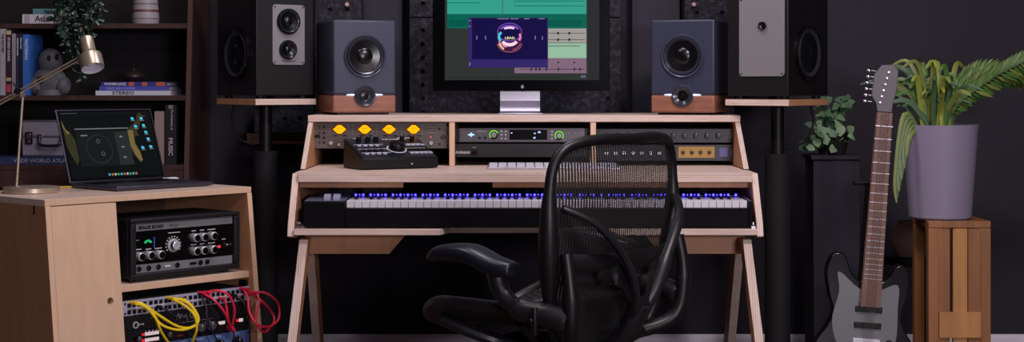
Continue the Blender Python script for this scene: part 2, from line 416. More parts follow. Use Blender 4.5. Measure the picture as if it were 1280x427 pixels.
# audio interface
APO = mat('interface_face', (98, 94, 100), .4, .5)
t, hw, h, K = gear('audio_interface', 'grey one-unit rack interface with green ringed knobs and blue lit emblem', 'rack unit', 568.5, 737.5, .838, .884, APO)
m = MB(); m.box(-hw, -hw+.016, -.006, 0, 0, h, BLACK); m.nxt('rack_ear', t, bevel=.001); m.box(hw-.016, hw, -.006, 0, 0, h, BLACK); m.obj('rack_ear', t, bevel=.001)
m = MB(); x, z = K(589, 168.2); BL = glow('pale_blue_emblem', (150, 185, 255), 2.2)
m.prism([(x-.012, z), (x-.003, z+.004), (x-.003, z-.004)], 1, -.0012, -.0001, BL); m.prism([(x+.012, z), (x+.003, z+.004), (x+.003, z-.004)], 1, -.0012, -.0001, BL)
m.prism([(x-.002, z+.004), (x, z+.009), (x+.002, z+.004), (x+.002, z-.004), (x, z-.009), (x-.002, z-.004)], 1, -.0012, -.0001, BL)
m.obj('emblem', t, label='blue lit diamond emblem')
GR = glow('green_ring', (120, 225, 60), 1.1)
for px, py in ((617.3, 168.3), (699, 169.3)):
    x, z = K(px, py); m = MB(); n = 20
    for i in range(n):
        a0 = R(225-i*270/n*(.75 if px < 650 else 1)); a1 = R(225-(i+1)*270/n*(.75 if px < 650 else 1))
        q = [(x+math.cos(a)*r_, -.001, z+math.sin(a)*r_) for a, r_ in ((a0, .0118), (a1, .0118), (a1, .0152), (a0, .0152))]; m.poly(q, GR)
    m.lathe([(.0155, 0), (.0155, .0006), (0, .0006)], (x, 0, z), (0, -1, 0), BLACK, 20)
    knob(m, (x, -.0012, z), .0098, .014, BLACKG, mat('knob_cap', (150, 148, 152), .35, .6)); m.obj('level_knob', t)
m = MB(); a = K(637, 162); b = K(684, 174.5); m.box(a[0], b[0], -.001, 0, b[1], a[1], BLACKG)
for px, py, r in ((639.5, 166, .0017), (668.5, 166.5, .002), (668, 172, .0025), (674, 165, .0028)):
    x, z = K(px, py); m.box(x-r*1.6, x+r*1.6, -.0014, -.001, z-r, z+r, glow('display_blue', (170, 190, 255), 1.3))
m.obj('display', t)
m = MB()
for px in (627, 632, 690): 
    for py in (164, 168.3, 173): x, z = K(px, py); m.box(x-.0022, x+.0022, -.002, 0, z-.0022, z+.0022, PRINT); m.nxt('indicator_button', t)
for px in (711, 718, 726): x, z = K(px, 166); m.box(x-.003, x+.003, -.002, 0, z-.006, z+.003, GREYP); m.nxt('slide_button', t)
for px in (599.5, 606.5): x, z = K(px, 172); m.cyl((x, 0, z), .0045, .003, (0, -1, 0), BLACK, 10); m.nxt('input_socket', t)
x, z = K(602, 164); m.text('APOLLO X8', .0055, (x, -.0006, z), (1, 0, 0), (0, 0, 1), PRINT, 'CENTER'); m.obj('lettering', t)
# power conditioner
t, hw, h, K = gear('power_conditioner', 'plain black one-unit power conditioner below the audio interface', 'rack unit', 568.5, 737.5, .788, .832, mat('charcoal_face', (22, 20, 22), .45))
m = MB(); x, z = K(569.5, 190.5); m.text('FURMAN', .012, (x, -.0006, z), (1, 0, .0), (.25, 0, 1), PRINT, bold=.0003)
x, z = K(593, 190); m.box(x-.011, x+.011, -.003, 0, z-.012, z+.010, BLACK); m.box(x-.008, x+.008, -.006, -.003, z-.006, z+.004, BLACKG)
m.text('POWER', .004, (x, -.0006, z+.0155), (1, 0, 0), (0, 0, 1), PRINT, 'CENTER'); m.obj('power_switch', t)
# right bay
t, hw, h, K = gear('studio_compressor', 'black rack unit in the right bay with an ochre panel', 'rack unit', 745.5, 917, .776, .829, mat('compressor_face', (58, 58, 66), .5))
m = MB(); a = K(848, 183); b = K(893, 197); m.box(a[0], b[0], -.003, 0, b[1], a[1], mat('ochre_panel', (178, 138, 66), .5)); m.nxt('ochre_panel', t)
for k in range(4): knob(m, (a[0]+.015+k*.029, -.003, (a[1]+b[1])/2), .006, .01, BLACK); m.nxt('small_knob', t)
x, z = K(904, 190); m.box(x-.014, x+.014, -.003, 0, z-.015, z+.014, mat('blue_panel', (92, 96, 150), .5)); m.obj('blue_panel', t)
m = MB()
for k in range(8): x, z = K(758+k*11, 191); knob(m, (x, 0, z), .007, .011, BLACKG, ALU); m.nxt('control_knob', t)
t, hw, h, K = gear('rack_equalizer', 'black rack unit on top in the right bay under the shelf', 'rack unit', 745.5, 917, .836, .882, mat('eq_face', (44, 42, 47), .45))
m = MB()
for k in range(11):
    x, z = K(758+k*14, 169); knob(m, (x, 0, z), .009, .012, BLACK, DARKM); m.nxt('control_knob', t)

# ------------------------------------------------------------------ monitor controller on the desktop
CT = thing('monitor_controller', 'black wedge shaped desktop monitor controller with central volume knob', 'controller', (-.469, 4.89, .7605), R(28))
wC, dC, h0, h1 = .262, .158, .034, .093
NAVY = mat('controller_face', (22, 24, 38), .38, .2)
m = MB(); m.prism([(.006, 0.0015), (dC, 0.0015), (dC, h1), (0, h0), (0, .006)], 0, 0, wC, BLACK); m.obj('housing', CT, bevel=.0015)
sl = Vector((0, dC, h1-h0)).normalized(); nr = Vector((0, -(h1-h0), dC)).normalized()
class SlopeMB(MB):
    pass
def slope_xf(p):   # local (x, v up the slope, n out of the slope)
    return Vector((p.x, 0, h0))+sl*p.y+nr*p.z
Ls = math.hypot(dC, h1-h0)
m = MB(slope_xf); m.box(.004, wC-.004, .004, Ls-.004, .0003, .0022, NAVY); m.obj('control_panel', CT, bevel=.0006)
m = MB(slope_xf)
for x in (.040, .072, .100, .192, .228):
    m.cyl((x, Ls*.83, .0022), .0085, .016, (0, 0, 1), BLACK, 16, .0075); m.box(x-.0007, x+.0007, Ls*.83, Ls*.83+.007, .0184, .0188, PRINT); m.nxt('trim_knob', CT)
m = MB(slope_xf); m.lathe([(.027, 0), (.026, .020), (.022, .023), (0, .023)], (.146, Ls*.42, .0022), (0, 0, 1), BLACKG, 28)
m.lathe([(.033, .0002), (.033, .001), (.0285, .001)], (.146, Ls*.42, .0022), (0, 0, 1), PRINT, 28)
m.obj('volume_knob', CT)
m = MB(slope_xf)
BTN = mat('grey_button', (185, 185, 205), .5); Lm = MB(slope_xf)
for row, v in enumerate((.60, .38, .20)):
    for i in range(5):
        for side in (0, 1):
            x = .022+i*.0205 if side == 0 else .178+i*.0162
            if side == 0 and x > .104: continue
            m.box(x, x+.013, Ls*v-.004, Ls*v+.004, .0022, .0055 if row else .0042, BTN if row != 1 else BLACK); m.nxt('button', CT)
    Lm.box(.015, .115, Ls*v+.010, Ls*v+.0125, .0022, .0025, PRINT); Lm.box(.177, wC-.012, Ls*v+.010, Ls*v+.0125, .0022, .0025, PRINT)
m = Lm; m.text('THE FORMULA', .013, (.125, Ls*.9, .0026), (1, 0, 0), (0, 1, 0), PRINT, bold=.0004)
m.box(.03, .052, Ls*.965, Ls*.985, .0022, .0024, PRINT); m.box(.185, .235, Ls*.95, Ls*.975, .0022, .0024, PRINT)
m.obj('printed_legends', CT)
m = MB(); m.cyl((.17, 0, .016), .0025, .0012, (0, -1, 0), PRINT, 8); m.obj('front_socket', CT)

# wireless white keyboard
t = thing('computer_keyboard', 'slim white computer keyboard lying on the desktop under the monitor', 'keyboard', (-.078, 4.935, .7605))
m = MB(); m.prism([(0, 0), (.115, 0), (.115, .013), (0, .006)], 0, 0, .42, ALU); m.obj('base', t, bevel=.001)
m = MB(lambda p: Vector((p.x, p.y, p.z+.006+p.y*.0609)))
for r_ in range(6):
    for c in range(14): m.box(.006+c*.0292, .006+c*.0292+.0255, .004+r_*.0183, .004+r_*.0183+.0158, .0004, .0034, WHITEP)
m.obj('keycaps', t)

# ------------------------------------------------------------------ MIDI keyboard on the tray
MK = thing('midi_keyboard', 'long black 88-key controller keyboard with blue lights above the keys', 'keyboard', (.049, 4.66, .5985))
x0, x1 = -.624-.049, .720-.049
BODY = mat('keyboard_body', (6, 6, 9), .6, spec=.12, noise=.0)
kx0 = (433.5-640)/415.0-.049; pitch = .02318; nk = 52
kx1 = kx0+nk*pitch
m = MB(); m.prism([(.012, .004), (.30, .004), (.30, .086), (.20, .0835), (.19, .070), (.03, .060), (.012, .055)], 0, kx0-.001, kx1+.001, BODY); m.obj('body', MK)
TOPK = mat('keyboard_cheek', (92, 92, 112), .4)
for a, b in ((x0, kx0-.0015), (kx1+.0015, x1)):
    m = MB(); m.prism([(.006, .004), (.30, .004), (.30, .088), (.012, .0805), (.006, .078)], 0, a, b, BODY)
    m.poly([(a+.001, .014, .0812), (b-.001, .014, .0812), (b-.001, .295, .0885), (a+.001, .295, .0885)], TOPK)
    m.obj('end_block', MK, bevel=.0015)
m = MB(); m.box(kx0, kx1, .005, .030, .004, .0595, BODY); m.obj('front_rail', MK, bevel=.001)
IV = mat('white_keys', (222, 220, 228), .3)
m = MB()
for i in range(nk):
    a = kx0+i*pitch
    m.box(a+.0006, a+pitch-.0006, .031, .19, .0600, .0810, IV)
m.obj('white_keys', MK, bevel=.0008)
m = MB()
pat = [1, 0, 1, 1, 0, 1, 1]   # after A, (B), C, D, (E), F, G
for i in range(nk-1):
    if pat[i % 7]:
        a = kx0+(i+1)*pitch; m.prism([(.085, .0812), (.19, .0812), (.19, .0870), (.095, .0870)], 0, a-.0055, a+.0055, BLACKG)
m.obj('black_keys', MK, bevel=.001)
BLU = glow('blue_key_light', (66, 54, 255), 6.0)
m = MB()
for i in range(nk):
    a = kx0+(i+.5)*pitch; m.box(a-.0030, a+.0030, .1905, .196, .0838, .0905, BLU)
    if i < nk-1 and pat[i % 7]: a += pitch/2; m.box(a-.0018, a+.0018, .1905, .196, .0850, .0895, BLU)
m.box(kx0, kx1, .197, .2, .0838, .0850, BLACKG); m.obj('key_lights', MK, label='row of blue lights')
m = MB()
for c in (0, 1):
    cx = -.575-.049+.018+c*.028
    m.cyl((cx-.010, .06, .079), .021, .020, (1, 0, 0), mat('wheel_grey', (132, 134, 158), .5), 24); m.nxt('pitch_wheel', MK)
m = MB()
for i in range(8): m.cyl((.0+i*.0283, .25, .086), .008, .014, (0, 0, 1), BLACK, 14); m.nxt('control_knob', MK)
for i in range(8): m.box(-.0065+i*.0283, .0065+i*.0283, .222, .230, .0845, .0885, GREYP); m.nxt('control_button', MK)

# ------------------------------------------------------------------ monitor
MY = 5.36
MO = thing('computer_monitor', 'large black framed monitor with aluminium foot showing green tracks', 'monitor', ((651.5-640)/F_PX*MY, MY, .9275))
def MK_(px, py): return ((px-651.5)/F_PX*MY, CAM_Z-(py-HORIZON)/F_PX*MY-.9275)
a = MK_(541, 113.5); b = MK_(762, -25)
m = MB(); m.box(a[0], b[0], 0, .012, a[1], b[1], mat('bezel_black', (4, 4, 5), .25, spec=.06)); m.prism([(a[0]+.004, .012), (b[0]-.004, .012), (b[0]-.12, .05), (a[0]+.12, .05)], 2, a[1]+.004, b[1]-.004, ALU); m.obj('housing', MO, bevel=.002)
# apple shaped emblem on the lower bezel
x, z = MK_(653, 108)
m = MB(); LG = mat('emblem_grey', (150, 150, 155), .4)
def disc(m, cx, cz, r, y, mm, n=14, sx=1): m.poly([(cx+math.cos(2*math.pi*i/n)*r*sx, y, cz+math.sin(2*math.pi*i/n)*r) for i in range(n)], mm)
body = []
for i in range(40):
    t_ = 2*math.pi*i/40; r_ = .0052*(1+.10*math.cos(2*t_)*-1+.0)
    rx = r_*math.cos(t_); rz = r_*math.sin(t_)-.0006*(math.exp(-((t_-math.pi/2)/.25)**2))
    if (rx-.0062)**2+(rz-.0012)**2 < .0026**2: rx = .0062-math.sqrt(max(0, .0026**2-(rz-.0012)**2))
    body.append((x+rx, -.0006, z-.001+rz))
m.poly(body, LG)
m.poly([(x+.0002, -.0006, z+.0048), (x+.0018, -.0006, z+.0052), (x+.0030, -.0006, z+.0078), (x+.0010, -.0006, z+.0070)], LG)
m.obj('emblem', MO, label='small grey fruit shaped emblem')
# screen picture
def scr(m, px0, py0, px1, py1, mm, lay):
    a = MK_(px0, py1); b = MK_(px1, py0); y = -.0006-lay*.00015
    m.poly([(a[0], y, a[1]), (b[0], y, a[1]), (b[0], y, b[1]), (a[0], y, b[1])], mm)
m = MB()
def E(name, c, s=1.0): return glow('screen_'+name, c, s)
scr(m, 556, -12, 749, 100, E('grey', (47, 50, 48)), 0)
scr(m, 735, -12, 749, 100, E('grey2', (40, 42, 44)), 1)
scr(m, 559, -12, 733, 17.5, E('teal', (52, 158, 138)), 1)
for k, (y_, xa, xb) in enumerate(((3.2, 559, 600), (7, 642, 731), (1, 642, 731), (-4, 575, 700))): scr(m, xa, y_, xb, y_+.8, E('teal_line', (20, 95, 85)), 2)
scr(m, 559, 17.5, 733, 35.5, E('green', (4, 98, 82)), 1)
for y_ in (26, 28.5, 31): scr(m, 561, y_, 584, y_+.7, E('green_line', (2, 50, 44)), 2); scr(m, 684, y_, 728, y_+.7, E('green_line', (2, 50, 44)), 2)
scr(m, 684, 35.5, 733, 53.5, E('pale', (158, 155, 150)), 1)
for y_ in (41.5, 49.5):
    scr(m, 684, y_-.3, 731, y_+.3, E('dark', (30, 28, 32)), 2)
    for x_ in (697.5, 711.5): scr(m, x_-1, y_-1.6, x_+1.2, y_+1.6, E('dark', (30, 28, 32)), 2)
scr(m, 684, 54, 733, 72.5, E('mint', (148, 186, 160)), 1); scr(m, 685, 57, 725, 57.7, E('dark', (30, 28, 32)), 2)
scr(m, 643, 72.5, 733, 91.5, E('mauve', (128, 102, 122)), 1)
for x_ in (664, 670, 674.5, 683, 698, 718, 725): scr(m, x_-.8, 84.5, x_+.8, 88.5, E('dark', (30, 28, 32)), 2)
scr(m, 650, 86.2, 731, 86.8, E('dark', (30, 28, 32)), 2)
for x_ in (698, 718): scr(m, x_-1, 77, x_+1, 79, E('dark', (30, 28, 32)), 2)
scr(m, 560, 96.5, 700, 97.2, E('dark', (30, 28, 32)), 2); scr(m, 628, -12, 628.6, 97, E('seam', (60, 64, 62)), 1.5)
scr(m, 726, 94, 732, 97, E('ltblue', (90, 100, 130)), 2)
scr(m, 585.5, 22, 685, 84.5, E('purple', (52, 38, 104)), 3)
scr(m, 590, 24, 684, 74, E('navy', (20, 12, 66)), 4)
scr(m, 590, 22.5, 684, 24.2, E('navy2', (30, 24, 70)), 4)
for xa, xb in ((622, 636), (638, 648), (655, 662), (673, 681)): scr(m, xa, 23, xb, 23.9, E('txt', (140, 135, 170)), 5)
for y_ in (25, 32, 78, 80.5): scr(m, 586.5, y_, 588, y_+1.5, E('txt', (140, 135, 170)), 5)
for x_, y_ in ((596, 47), (607, 47), (669, 47), (678, 47.5)): scr(m, x_-.7, y_-2.3, x_+.7, y_+2.3, E('txt2', (110, 110, 150)), 5)
for x_, y_, r_ in ((602, 57, 2.0), (611, 42, 1.6), (672, 56, 1.6)):
    c = MK_(x_, y_); pts = [(c[0]+math.cos(2*math.pi*i/16)*r_*.00275, -.0016, c[1]+math.sin(2*math.pi*i/16)*r_*.00275) for i in range(16)]; m.tube(pts, .0002, E('navy2', (30, 24, 70)), 4, True)
# glossy ring graphic
def ell(cx, cy, rx, ry, a0, a1, th, mm, lay, n=24):
    for i in range(n):
        q = []
        for a, k in ((a0+(a1-a0)*i/n, 0), (a0+(a1-a0)*(i+1)/n, 0), (a0+(a1-a0)*(i+1)/n, 1), (a0+(a1-a0)*i/n, 1)):
            c = MK_(cx+math.cos(R(a))*(rx-k*th*.8), cy-math.sin(R(a))*(ry-k*th)); q.append((c[0], -.0006-lay*.00015, c[1]))
        m.poly(q, mm)
RV = [E('ring_violet', (118, 80, 190)), E('ring_pink', (225, 130, 180)), E('ring_white', (250, 215, 235)), E('ring_cyan', (70, 205, 215)), E('ring_deep', (60, 20, 66)), E('ring_brick', (150, 80, 88))]
for k in range(9): ell(637, 42+k*1.35, 15.6, 12, 150, 390, 2.2, RV[4], 5+k*.05)
ell(637, 40, 15.6, 11.5, 0, 360, 1.0, RV[0], 6); ell(637, 54.5, 15.6, 11, 180, 360, 1.2, RV[5], 6)
ell(637, 41, 14.6, 10, 35, 145, 3.0, RV[0], 7); ell(637, 41.5, 12.6, 8.2, 60, 125, 2.6, RV[2], 8)
ell(637, 46, 14.8, 10.5, 140, 215, 3.6, RV[3], 8); ell(637, 46, 14.8, 10.5, 330, 385, 3.4, RV[1], 8)
ell(637, 46.5, 12.4, 11.5, 215, 325, 4.2, RV[2], 8); ell(637, 47.5, 14.8, 12.5, 200, 255, 2.0, RV[1], 9)
ell(637, 51, 14.8, 12.5, 285, 345, 1.6, RV[5], 9); ell(637, 50, 15, 14, 200, 240, 2.2, E('ring_gold', (250, 205, 140)), 9)
c = MK_(637.3, 47.6); m.text('LEAD', .0115, (c[0], -.0024, c[1]), (1, 0, 0), (0, 0, 1), E('gold_txt', (230, 225, 170), 1.2), 'CENTER', bold=.0002, sx=1.25)
m.obj('screen', MO, smooth=10, recalc=False)
m = MB()
a = MK_(624.8, 118)[0]; b = MK_(675.5, 118)[0]; a2 = MK_(622.5, 118)[0]; b2 = MK_(678.5, 118)[0]
m.prism([(.055, .24), (.058, .16), (.050, .045), (.020, .010), (-.012, .003), (-.012, .0), (.09, .0), (.09, .006), (.066, .03), (.068, .25)], 0, a, b, ALU)
STN = m.obj('stand', MO, label='brushed aluminium foot', bevel=.001)
m = MB(); m.box(a2, b2, -.02, .12, 0, .0025, ALU); m.obj('foot_plate', STN, bevel=.001)

# ------------------------------------------------------------------ loudspeakers
SPK = mat('slate_cabinet', (54, 57, 78), .42)
WAL = mat('walnut', (150, 98, 76), .45, noise=.22, nscale=7, stretch=(1, 1, 9))
CONE = mat('speaker_cone', (13, 13, 16), .25)
SURR = mat('speaker_ring', (74, 78, 100), .32, .3)
SRG = mat('glossy_surround', (46, 47, 58), .22)
def driver(m, c, r, ax, ring=SURR, cone=CONE, surround=SRG):
    m.lathe([(r*1.09, 0), (r*1.09, .007), (r*1.05, .010), (r*1.0, .008), (r*.98, .0065), (r*.92, .0105), (r*.84, .009), (r*.78, .004), (r*.42, .0008), (r*.38, .003), (r*.22, .0065), (0, .008)],
            c, ax, cone, 48, [ring, ring, ring, ring, RUBBER, surround, surround, cone, cone, cone, cone])
def small_speaker(label, X, Y, sg):
    t = thing('small_loudspeaker', label, 'loudspeaker', (X, Y, .9275), R(20)*sg, 'small desktop loudspeakers')
    Wd, Dp, H = .218, .25, .318
    S = (lambda p: Vector((p.x*sg, p.y, p.z)))
    m = MB(S); m.box(.02, Wd-.02, .02, Dp-.02, 0, .0065, BLACK); m.obj('isolation_pad', t)
    m = MB(S); m.box(0, Wd, 0, Dp, .0665, H, SPK); m.obj('cabinet', t, bevel=.007, seg=3)
    m = MB(S); m.box(0, Wd, 0, Dp, .007, .066, WAL); m.obj('walnut_base', t, label='walnut veneered lower section', bevel=.007, seg=3)
    m = MB(S); driver(m, (Wd/2, -.0005, .196), .066, (0, -1, 0)); m.obj('woofer', t)
    m = MB(S); m.lathe([(.037, 0), (.037, .008), (.034, .011), (.030, .0105), (.019, .002), (.015, .001), (.006, .003), (0, .004)], (Wd/2, -.0002, .0635), (0, -1, 0), CONE, 32, [SURR, SURR, SRG, SRG, CONE, CONE, CONE]); m.obj('tweeter', t)
    LS = glow('white_light_line', (190, 210, 255), 4.5)
    m = MB(S)
    for s2 in (-1, 1):
        c = Wd/2
        m.prism([(c+s2*.037, .0645), (c+s2*.037, .0695), (c+s2*.062, .0675), (c+s2*.062, .0655)], 1, -.0008, .0002, LS)
        m.box(min(c+s2*.062, c+s2*.100), max(c+s2*.062, c+s2*.100), -.0006, .0002, .0658, .0672, SURR)
    m.obj('light_line', t)
    return t
small_speaker('slate blue loudspeaker with walnut base standing left of the monitor', -.597, 5.2, 1)
small_speaker('slate loudspeaker with walnut base standing right of the monitor', .672, 5.17, -1)

BSP = mat('big_speaker_cabinet', (13, 12, 14), .5)
PLATE = mat('grey_driver_plate', (150, 146, 150), .45, .3)
def big_speaker(label, slabel, X, Y, sg, plate, drv):
    rz = R(36.87)*sg; S = (lambda p: Vector((p.x*sg, p.y, p.z)))
    st = thing('speaker_stand', slabel, 'stand', (X, Y, 0), rz, 'speaker stands beside the desk')
    m = MB(S); m.box(-.004, .226, -.004, .285, .960, .9805, BIRCHD, EDGE)
    m.obj('top_plate', st, label='birch plywood top plate', bevel=.001)
    m = MB(S); m.cyl((.11, .14, .03), .022, .93, (0, 0, 1), BLACK, 20); m.obj('pole', st)
    m = MB(S); m.cyl((.11, .14, .02), .042, .78, (0, 0, 1), BLACKM, 24); m.obj('column', st)
    m = MB(S); m.box(-.04, .19, .0, .27, 0, .02, BLACK); m.obj('base_plate', st, bevel=.003)
    m = MB(S); m.tube(catmull([(.02, .20, .957), (.02, .22, .90), (.05, .22, .84), (.115, .20, .815)]), .004, RUBBER, 8); m.obj('speaker_lead', st)
    t = thing('large_loudspeaker', label, 'loudspeaker', (X, Y, .981), rz, 'large loudspeakers on stands')
    m = MB(S)
    for a in (.03, .19):
        for b in (.03, .26): m.cyl((a, b, 0), .014, .010, (0, 0, 1), RUBBER, 12); m.nxt('foot', t)
    m = MB(S); m.box(0, .22, 0, .29, .0105, .52, BSP); m.obj('cabinet', t, bevel=.004, seg=3)
    a, b, z0, z1 = plate; z0 -= .981; z1 -= .981; r = .012; n = 6; pts = []
    for (cx, cz, q) in ((b-r, z1-r, 0), (a+r, z1-r, 90), (a+r, z0+r, 180), (b-r, z0+r, 270)):
        for i in range(n+1): an = R(q+90*i/n); pts.append((cx+math.cos(an)*r, cz+math.sin(an)*r))
    m = MB(S); m.prism(pts, 1, -.004, -.0002, PLATE)
    for x in (a+.008, b-.008):
        for z in (z0+.008, z1-.008): m.cyl((x, -.004, z), .003, .001, (0, -1, 0), BLACK, 8)
    if sg > 0:
        m.text('MICROMAIN', .009, ((a+b)/2, -.0046, z0+.012), (1, 0, 0), (0, 0, 1), BLACK, 'CENTER')
    PL = m.obj('driver_plate', t, label='grey metal plate', bevel=.0008)
    for (x, z, r_) in drv:
        m = MB(S); driver(m, (x, -.0042, z-.981), r_, (0, -1, 0), BLACKG); m.obj('tweeter', PL)
    m = MB(S); driver(m, (-.0005, .138, 1.131-.981), .083, (-1, 0, 0), BLACKG); m.obj('side_woofer', t)
    return t
big_speaker('black loudspeaker with grey twin driver plate left of the desk', 'black pole stand with plywood top left of the desk',
            -.853, 5.2, 1, (.06, .182, 1.095, 1.2975), ((.118, 1.241, .040), (.116, 1.146, .030)))
big_speaker('black loudspeaker with pale grey plate beside the pale green plant', 'black pole stand with plywood top right of the desk',
            .882, 4.98, -1, (.012, .175, 1.055, 1.31), ((.088, 1.218, .012),))

# ------------------------------------------------------------------ plywood cabinet
CR = R(49); CC = Vector((-1.318, 4.40, 0)); CD = Vector((math.cos(CR), math.sin(CR), 0)); CN = Vector((math.sin(CR), -math.cos(CR), 0))
CW, CDp, CT_ = .745, .444, .704
def CAB(x, y, z): return CC+CD*x-CN*y+Vector((0, 0, z))     # cabinet-local -> world
def cabray(px, py, q):
    """point on the vertical plane q in front of the cabinet's top edge seen at a pixel"""
    a = (px-640)/F_PX; Y = (CN.x*CC.x+CN.y*CC.y+q)/(CN.x*a+CN.y); return Vector((a*Y, Y, CAM_Z-(py-HORIZON)/F_PX*Y))
CB = thing('plywood_cabinet', 'birch plywood equipment cabinet with a door and open shelves at left', 'cabinet', CC, CR)
SLP = .115
fy = lambda z: -(CT_-z)*SLP
for x0_, x1_ in ((0, .018), (CW-.018, CW)):
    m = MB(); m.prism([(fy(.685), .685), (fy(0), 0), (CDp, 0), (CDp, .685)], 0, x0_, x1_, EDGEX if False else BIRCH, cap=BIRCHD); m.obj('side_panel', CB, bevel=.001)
m = MB(); m.box(0, CW, 0, CDp, .6855, .704, BIRCHH, BIRCH); m.obj('top_board', CB, bevel=.001)
m = MB(); m.box(.2475, CW-.0185, -.012, CDp-.02, .419, .439, BIRCHH, BIRCH); m.obj('shelf', CB, bevel=.001)
m = MB(); m.box(.23, .247, .045, CDp-.02, .02, .685, BIRCHD); m.obj('divider', CB)
m = MB(); m.box(.0185, CW-.0185, -.03, CDp-.02, .03, .05, BIRCHD); m.obj('bottom_board', CB)
m = MB(); m.box(.0185, CW-.0185, CDp-.018, CDp-.004, .03, .66, mat('cabinet_back', (90, 62, 46), .6)); m.obj('back_panel', CB)
# sloping door with a round finger hole
def door_xf(p): return Vector((p.x, fy(p.z)+p.y, p.z))
m = MB(door_xf); dx0, dx1, dz0, dz1 = .0195, .236, .05, .683
hp = cabray(137.3, 375.8, .03); hl = hp-CC; hx, hz = hl.dot(CD), hp.z; s_ = .02
for y_ in (.002, .018):
    for (a, b, c, d) in ((dx0, hx-s_, dz0, dz1), (hx+s_, dx1, dz0, dz1), (hx-s_, hx+s_, dz0, hz-s_), (hx-s_, hx+s_, hz+s_, dz1)):
        m.poly([(a, y_, c), (b, y_, c), (b, y_, d), (a, y_, d)], BIRCH)
m.holecell(hx-s_, hx+s_, hz-s_, hz+s_, .0105, .002, .018, BIRCH, 24)
m.poly([(dx1, .002, dz0), (dx1, .018, dz0), (dx1, .018, dz1), (dx1, .002, dz1)], EDGEX); m.poly([(dx0, .002, dz1), (dx1, .002, dz1), (dx1, .018, dz1), (dx0, .018, dz1)], BIRCH)
m.poly([(dx0, .002, dz0), (dx0, .018, dz0), (dx0, .018, dz1), (dx0, .002, dz1)], BIRCH)
m.obj('door', CB, smooth=10)
m = MB(); m.box(.249, .262, -.005, .02, .06, .41, BLACK); m.nxt('rack_rail', CB); m.box(CW-.028, CW-.0187, -.005, .02, .06, .41, BLACK); m.obj('rack_rail', CB)
m = MB(); m.box(-.0015, -.0002, .05, .056, .66, .685, BLACK); m.obj('slot', CB)

# tape echo
TE = thing('tape_echo_unit', 'black tape echo unit with silver panel strip and many knobs on the cabinet shelf', 'echo unit', CAB(.29, .012, .4395), CR)
TOLEX = mat('black_tolex', (15, 14, 21), .6, noise=.0, bump=.4, nscale=300)
w_, h_, d_ = .41, .190, .22
m = MB()
for a in (.03, w_-.03):
    for b in (.03, d_-.03): m.cyl((a, b, 0), .012, .0085, (0, 0, 1), RUBBER, 12); m.nxt('foot', TE)
m = MB(); m.box(0, w_, .004, d_, .009, h_, TOLEX); m.obj('case', TE, bevel=.010, seg=3)
m = MB(); 
for q in ((0, w_, .009, .026), (0, w_, h_-.014, h_), (0, .020, .026, h_-.014), (w_-.022, w_, .026, h_-.014)): m.box(q[0], q[1], -.012, .0035, q[2], q[3], TOLEX)
m.obj('front_rim', TE, bevel=.004, seg=3)
m = MB(); SILV = mat('silver_panel', (138, 136, 140), .4, .15); fx0, fx1, fz0, fz1 = .021, w_-.023, .027, h_-.015
m.box(fx0, fx1, .0005, .0035, fz0, fz1, BLACKG); m.box(fx0, fx1, -.001, .0005, h_-.038, fz1, SILV); m.box(fx0, fx1, -.001, .0005, fz0, .052, SILV)
m.text('SPACE ECHO', .0135, (fx0+.012, -.0016, h_-.029), (1, 0, 0), (0, 0, 1), BLACKM, bold=.0009, sx=1.15); m.text('RE-201', .012, (fx0+.125, -.0016, h_-.029), (1, 0, 0), (0, 0, 1), BLACK, sx=1.0)
m.box(fx1-.036, fx1-.012, -.0016, -.001, h_-.034, h_-.020, GREYP); FPAN = m.obj('front_panel', TE)
def kn(name, x, z, r, label=None):
    m = MB(); m.lathe([(r*1.15, 0), (r*1.15, .004), (r, .005), (r, .015), (r*.8, .018), (0, .0165)], (x, .0003, z), (0, -1, 0), BLACKG, 20, [KS, BLACKG, KS, KS, BLACKG])
    m.box(x-.0008, x+.0008, -.0185, -.0175, z+r*.1, z+r*.8, BLACK); m.obj(name, FPAN)
for x, z in ((.032, .077), (.066, .078), (.103, .077), (.235, .118), (.266, .118), (.302, .119), (.235, .077), (.265, .077), (.302, .077)): kn('knob', x+.005, z, .013)
m = MB(); x, z = .159, .101
m.lathe([(.030, 0), (.030, .002), (.0, .002)], (x, .0003, z), (0, -1, 0), BLACK, 32)
for i in range(12):
    a = R(210-i*240/11); m.cyl((x+math.cos(a)*.0265, -.002, z+math.sin(a)*.0265), .0022, .001, (0, -1, 0), PRINT, 8)
m.lathe([(.021, 0), (.021, .003), (.014, .005), (.014, .018), (.011, .020), (0, .019)], (x, -.0018, z), (0, -1, 0), BLACKG, 24, [KS, KS, BLACKG, KS, KS])
m.obj('mode_selector', FPAN, label='large silver skirted selector knob')
m = MB(); m.box(.052, .088, -.001, .0003, .100, .131, BLACKG); 
GREEN = glow('meter_green', (40, 190, 120), .9)
for i in range(8):
    a0, a1 = R(150-i*15), R(150-(i+1)*15); cx, cz = .068, .108
    m.poly([(cx+math.cos(a)*r_, -.0016, cz+math.sin(a)*r_) for a, r_ in ((a0, .010), (a1, .010), (a1, .017), (a0, .017))], GREEN)
m.box(.0895, .0915, -.002, 0, .1, .131, mat('meter_edge', (70, 90, 190), .4, 0, (60, 80, 190), .35)); m.obj('level_meter', FPAN)
m = MB()
for x in (.035, .07, .105, .175, .262, .288): m.lathe([(.008, 0), (.008, .003), (.0045, .004), (.004, 0), (0, 0)], (x, -.001, .0395), (0, -1, 0), BLACK, 16); m.nxt('jack_socket', FPAN)
m.box(.128, .148, -.004, -.001, .037, .042, PRINT); m.nxt('slide_switch', FPAN); m.box(.222, .246, -.004, -.001, .036, .043, BLACK); m.obj('slide_switch', FPAN)
m = MB(); m.cyl((.335, .0003, .083), .0045, .004, (0, -1, 0), glow('red_lamp', (240, 50, 60), 1.2), 12); m.obj('power_lamp', FPAN)
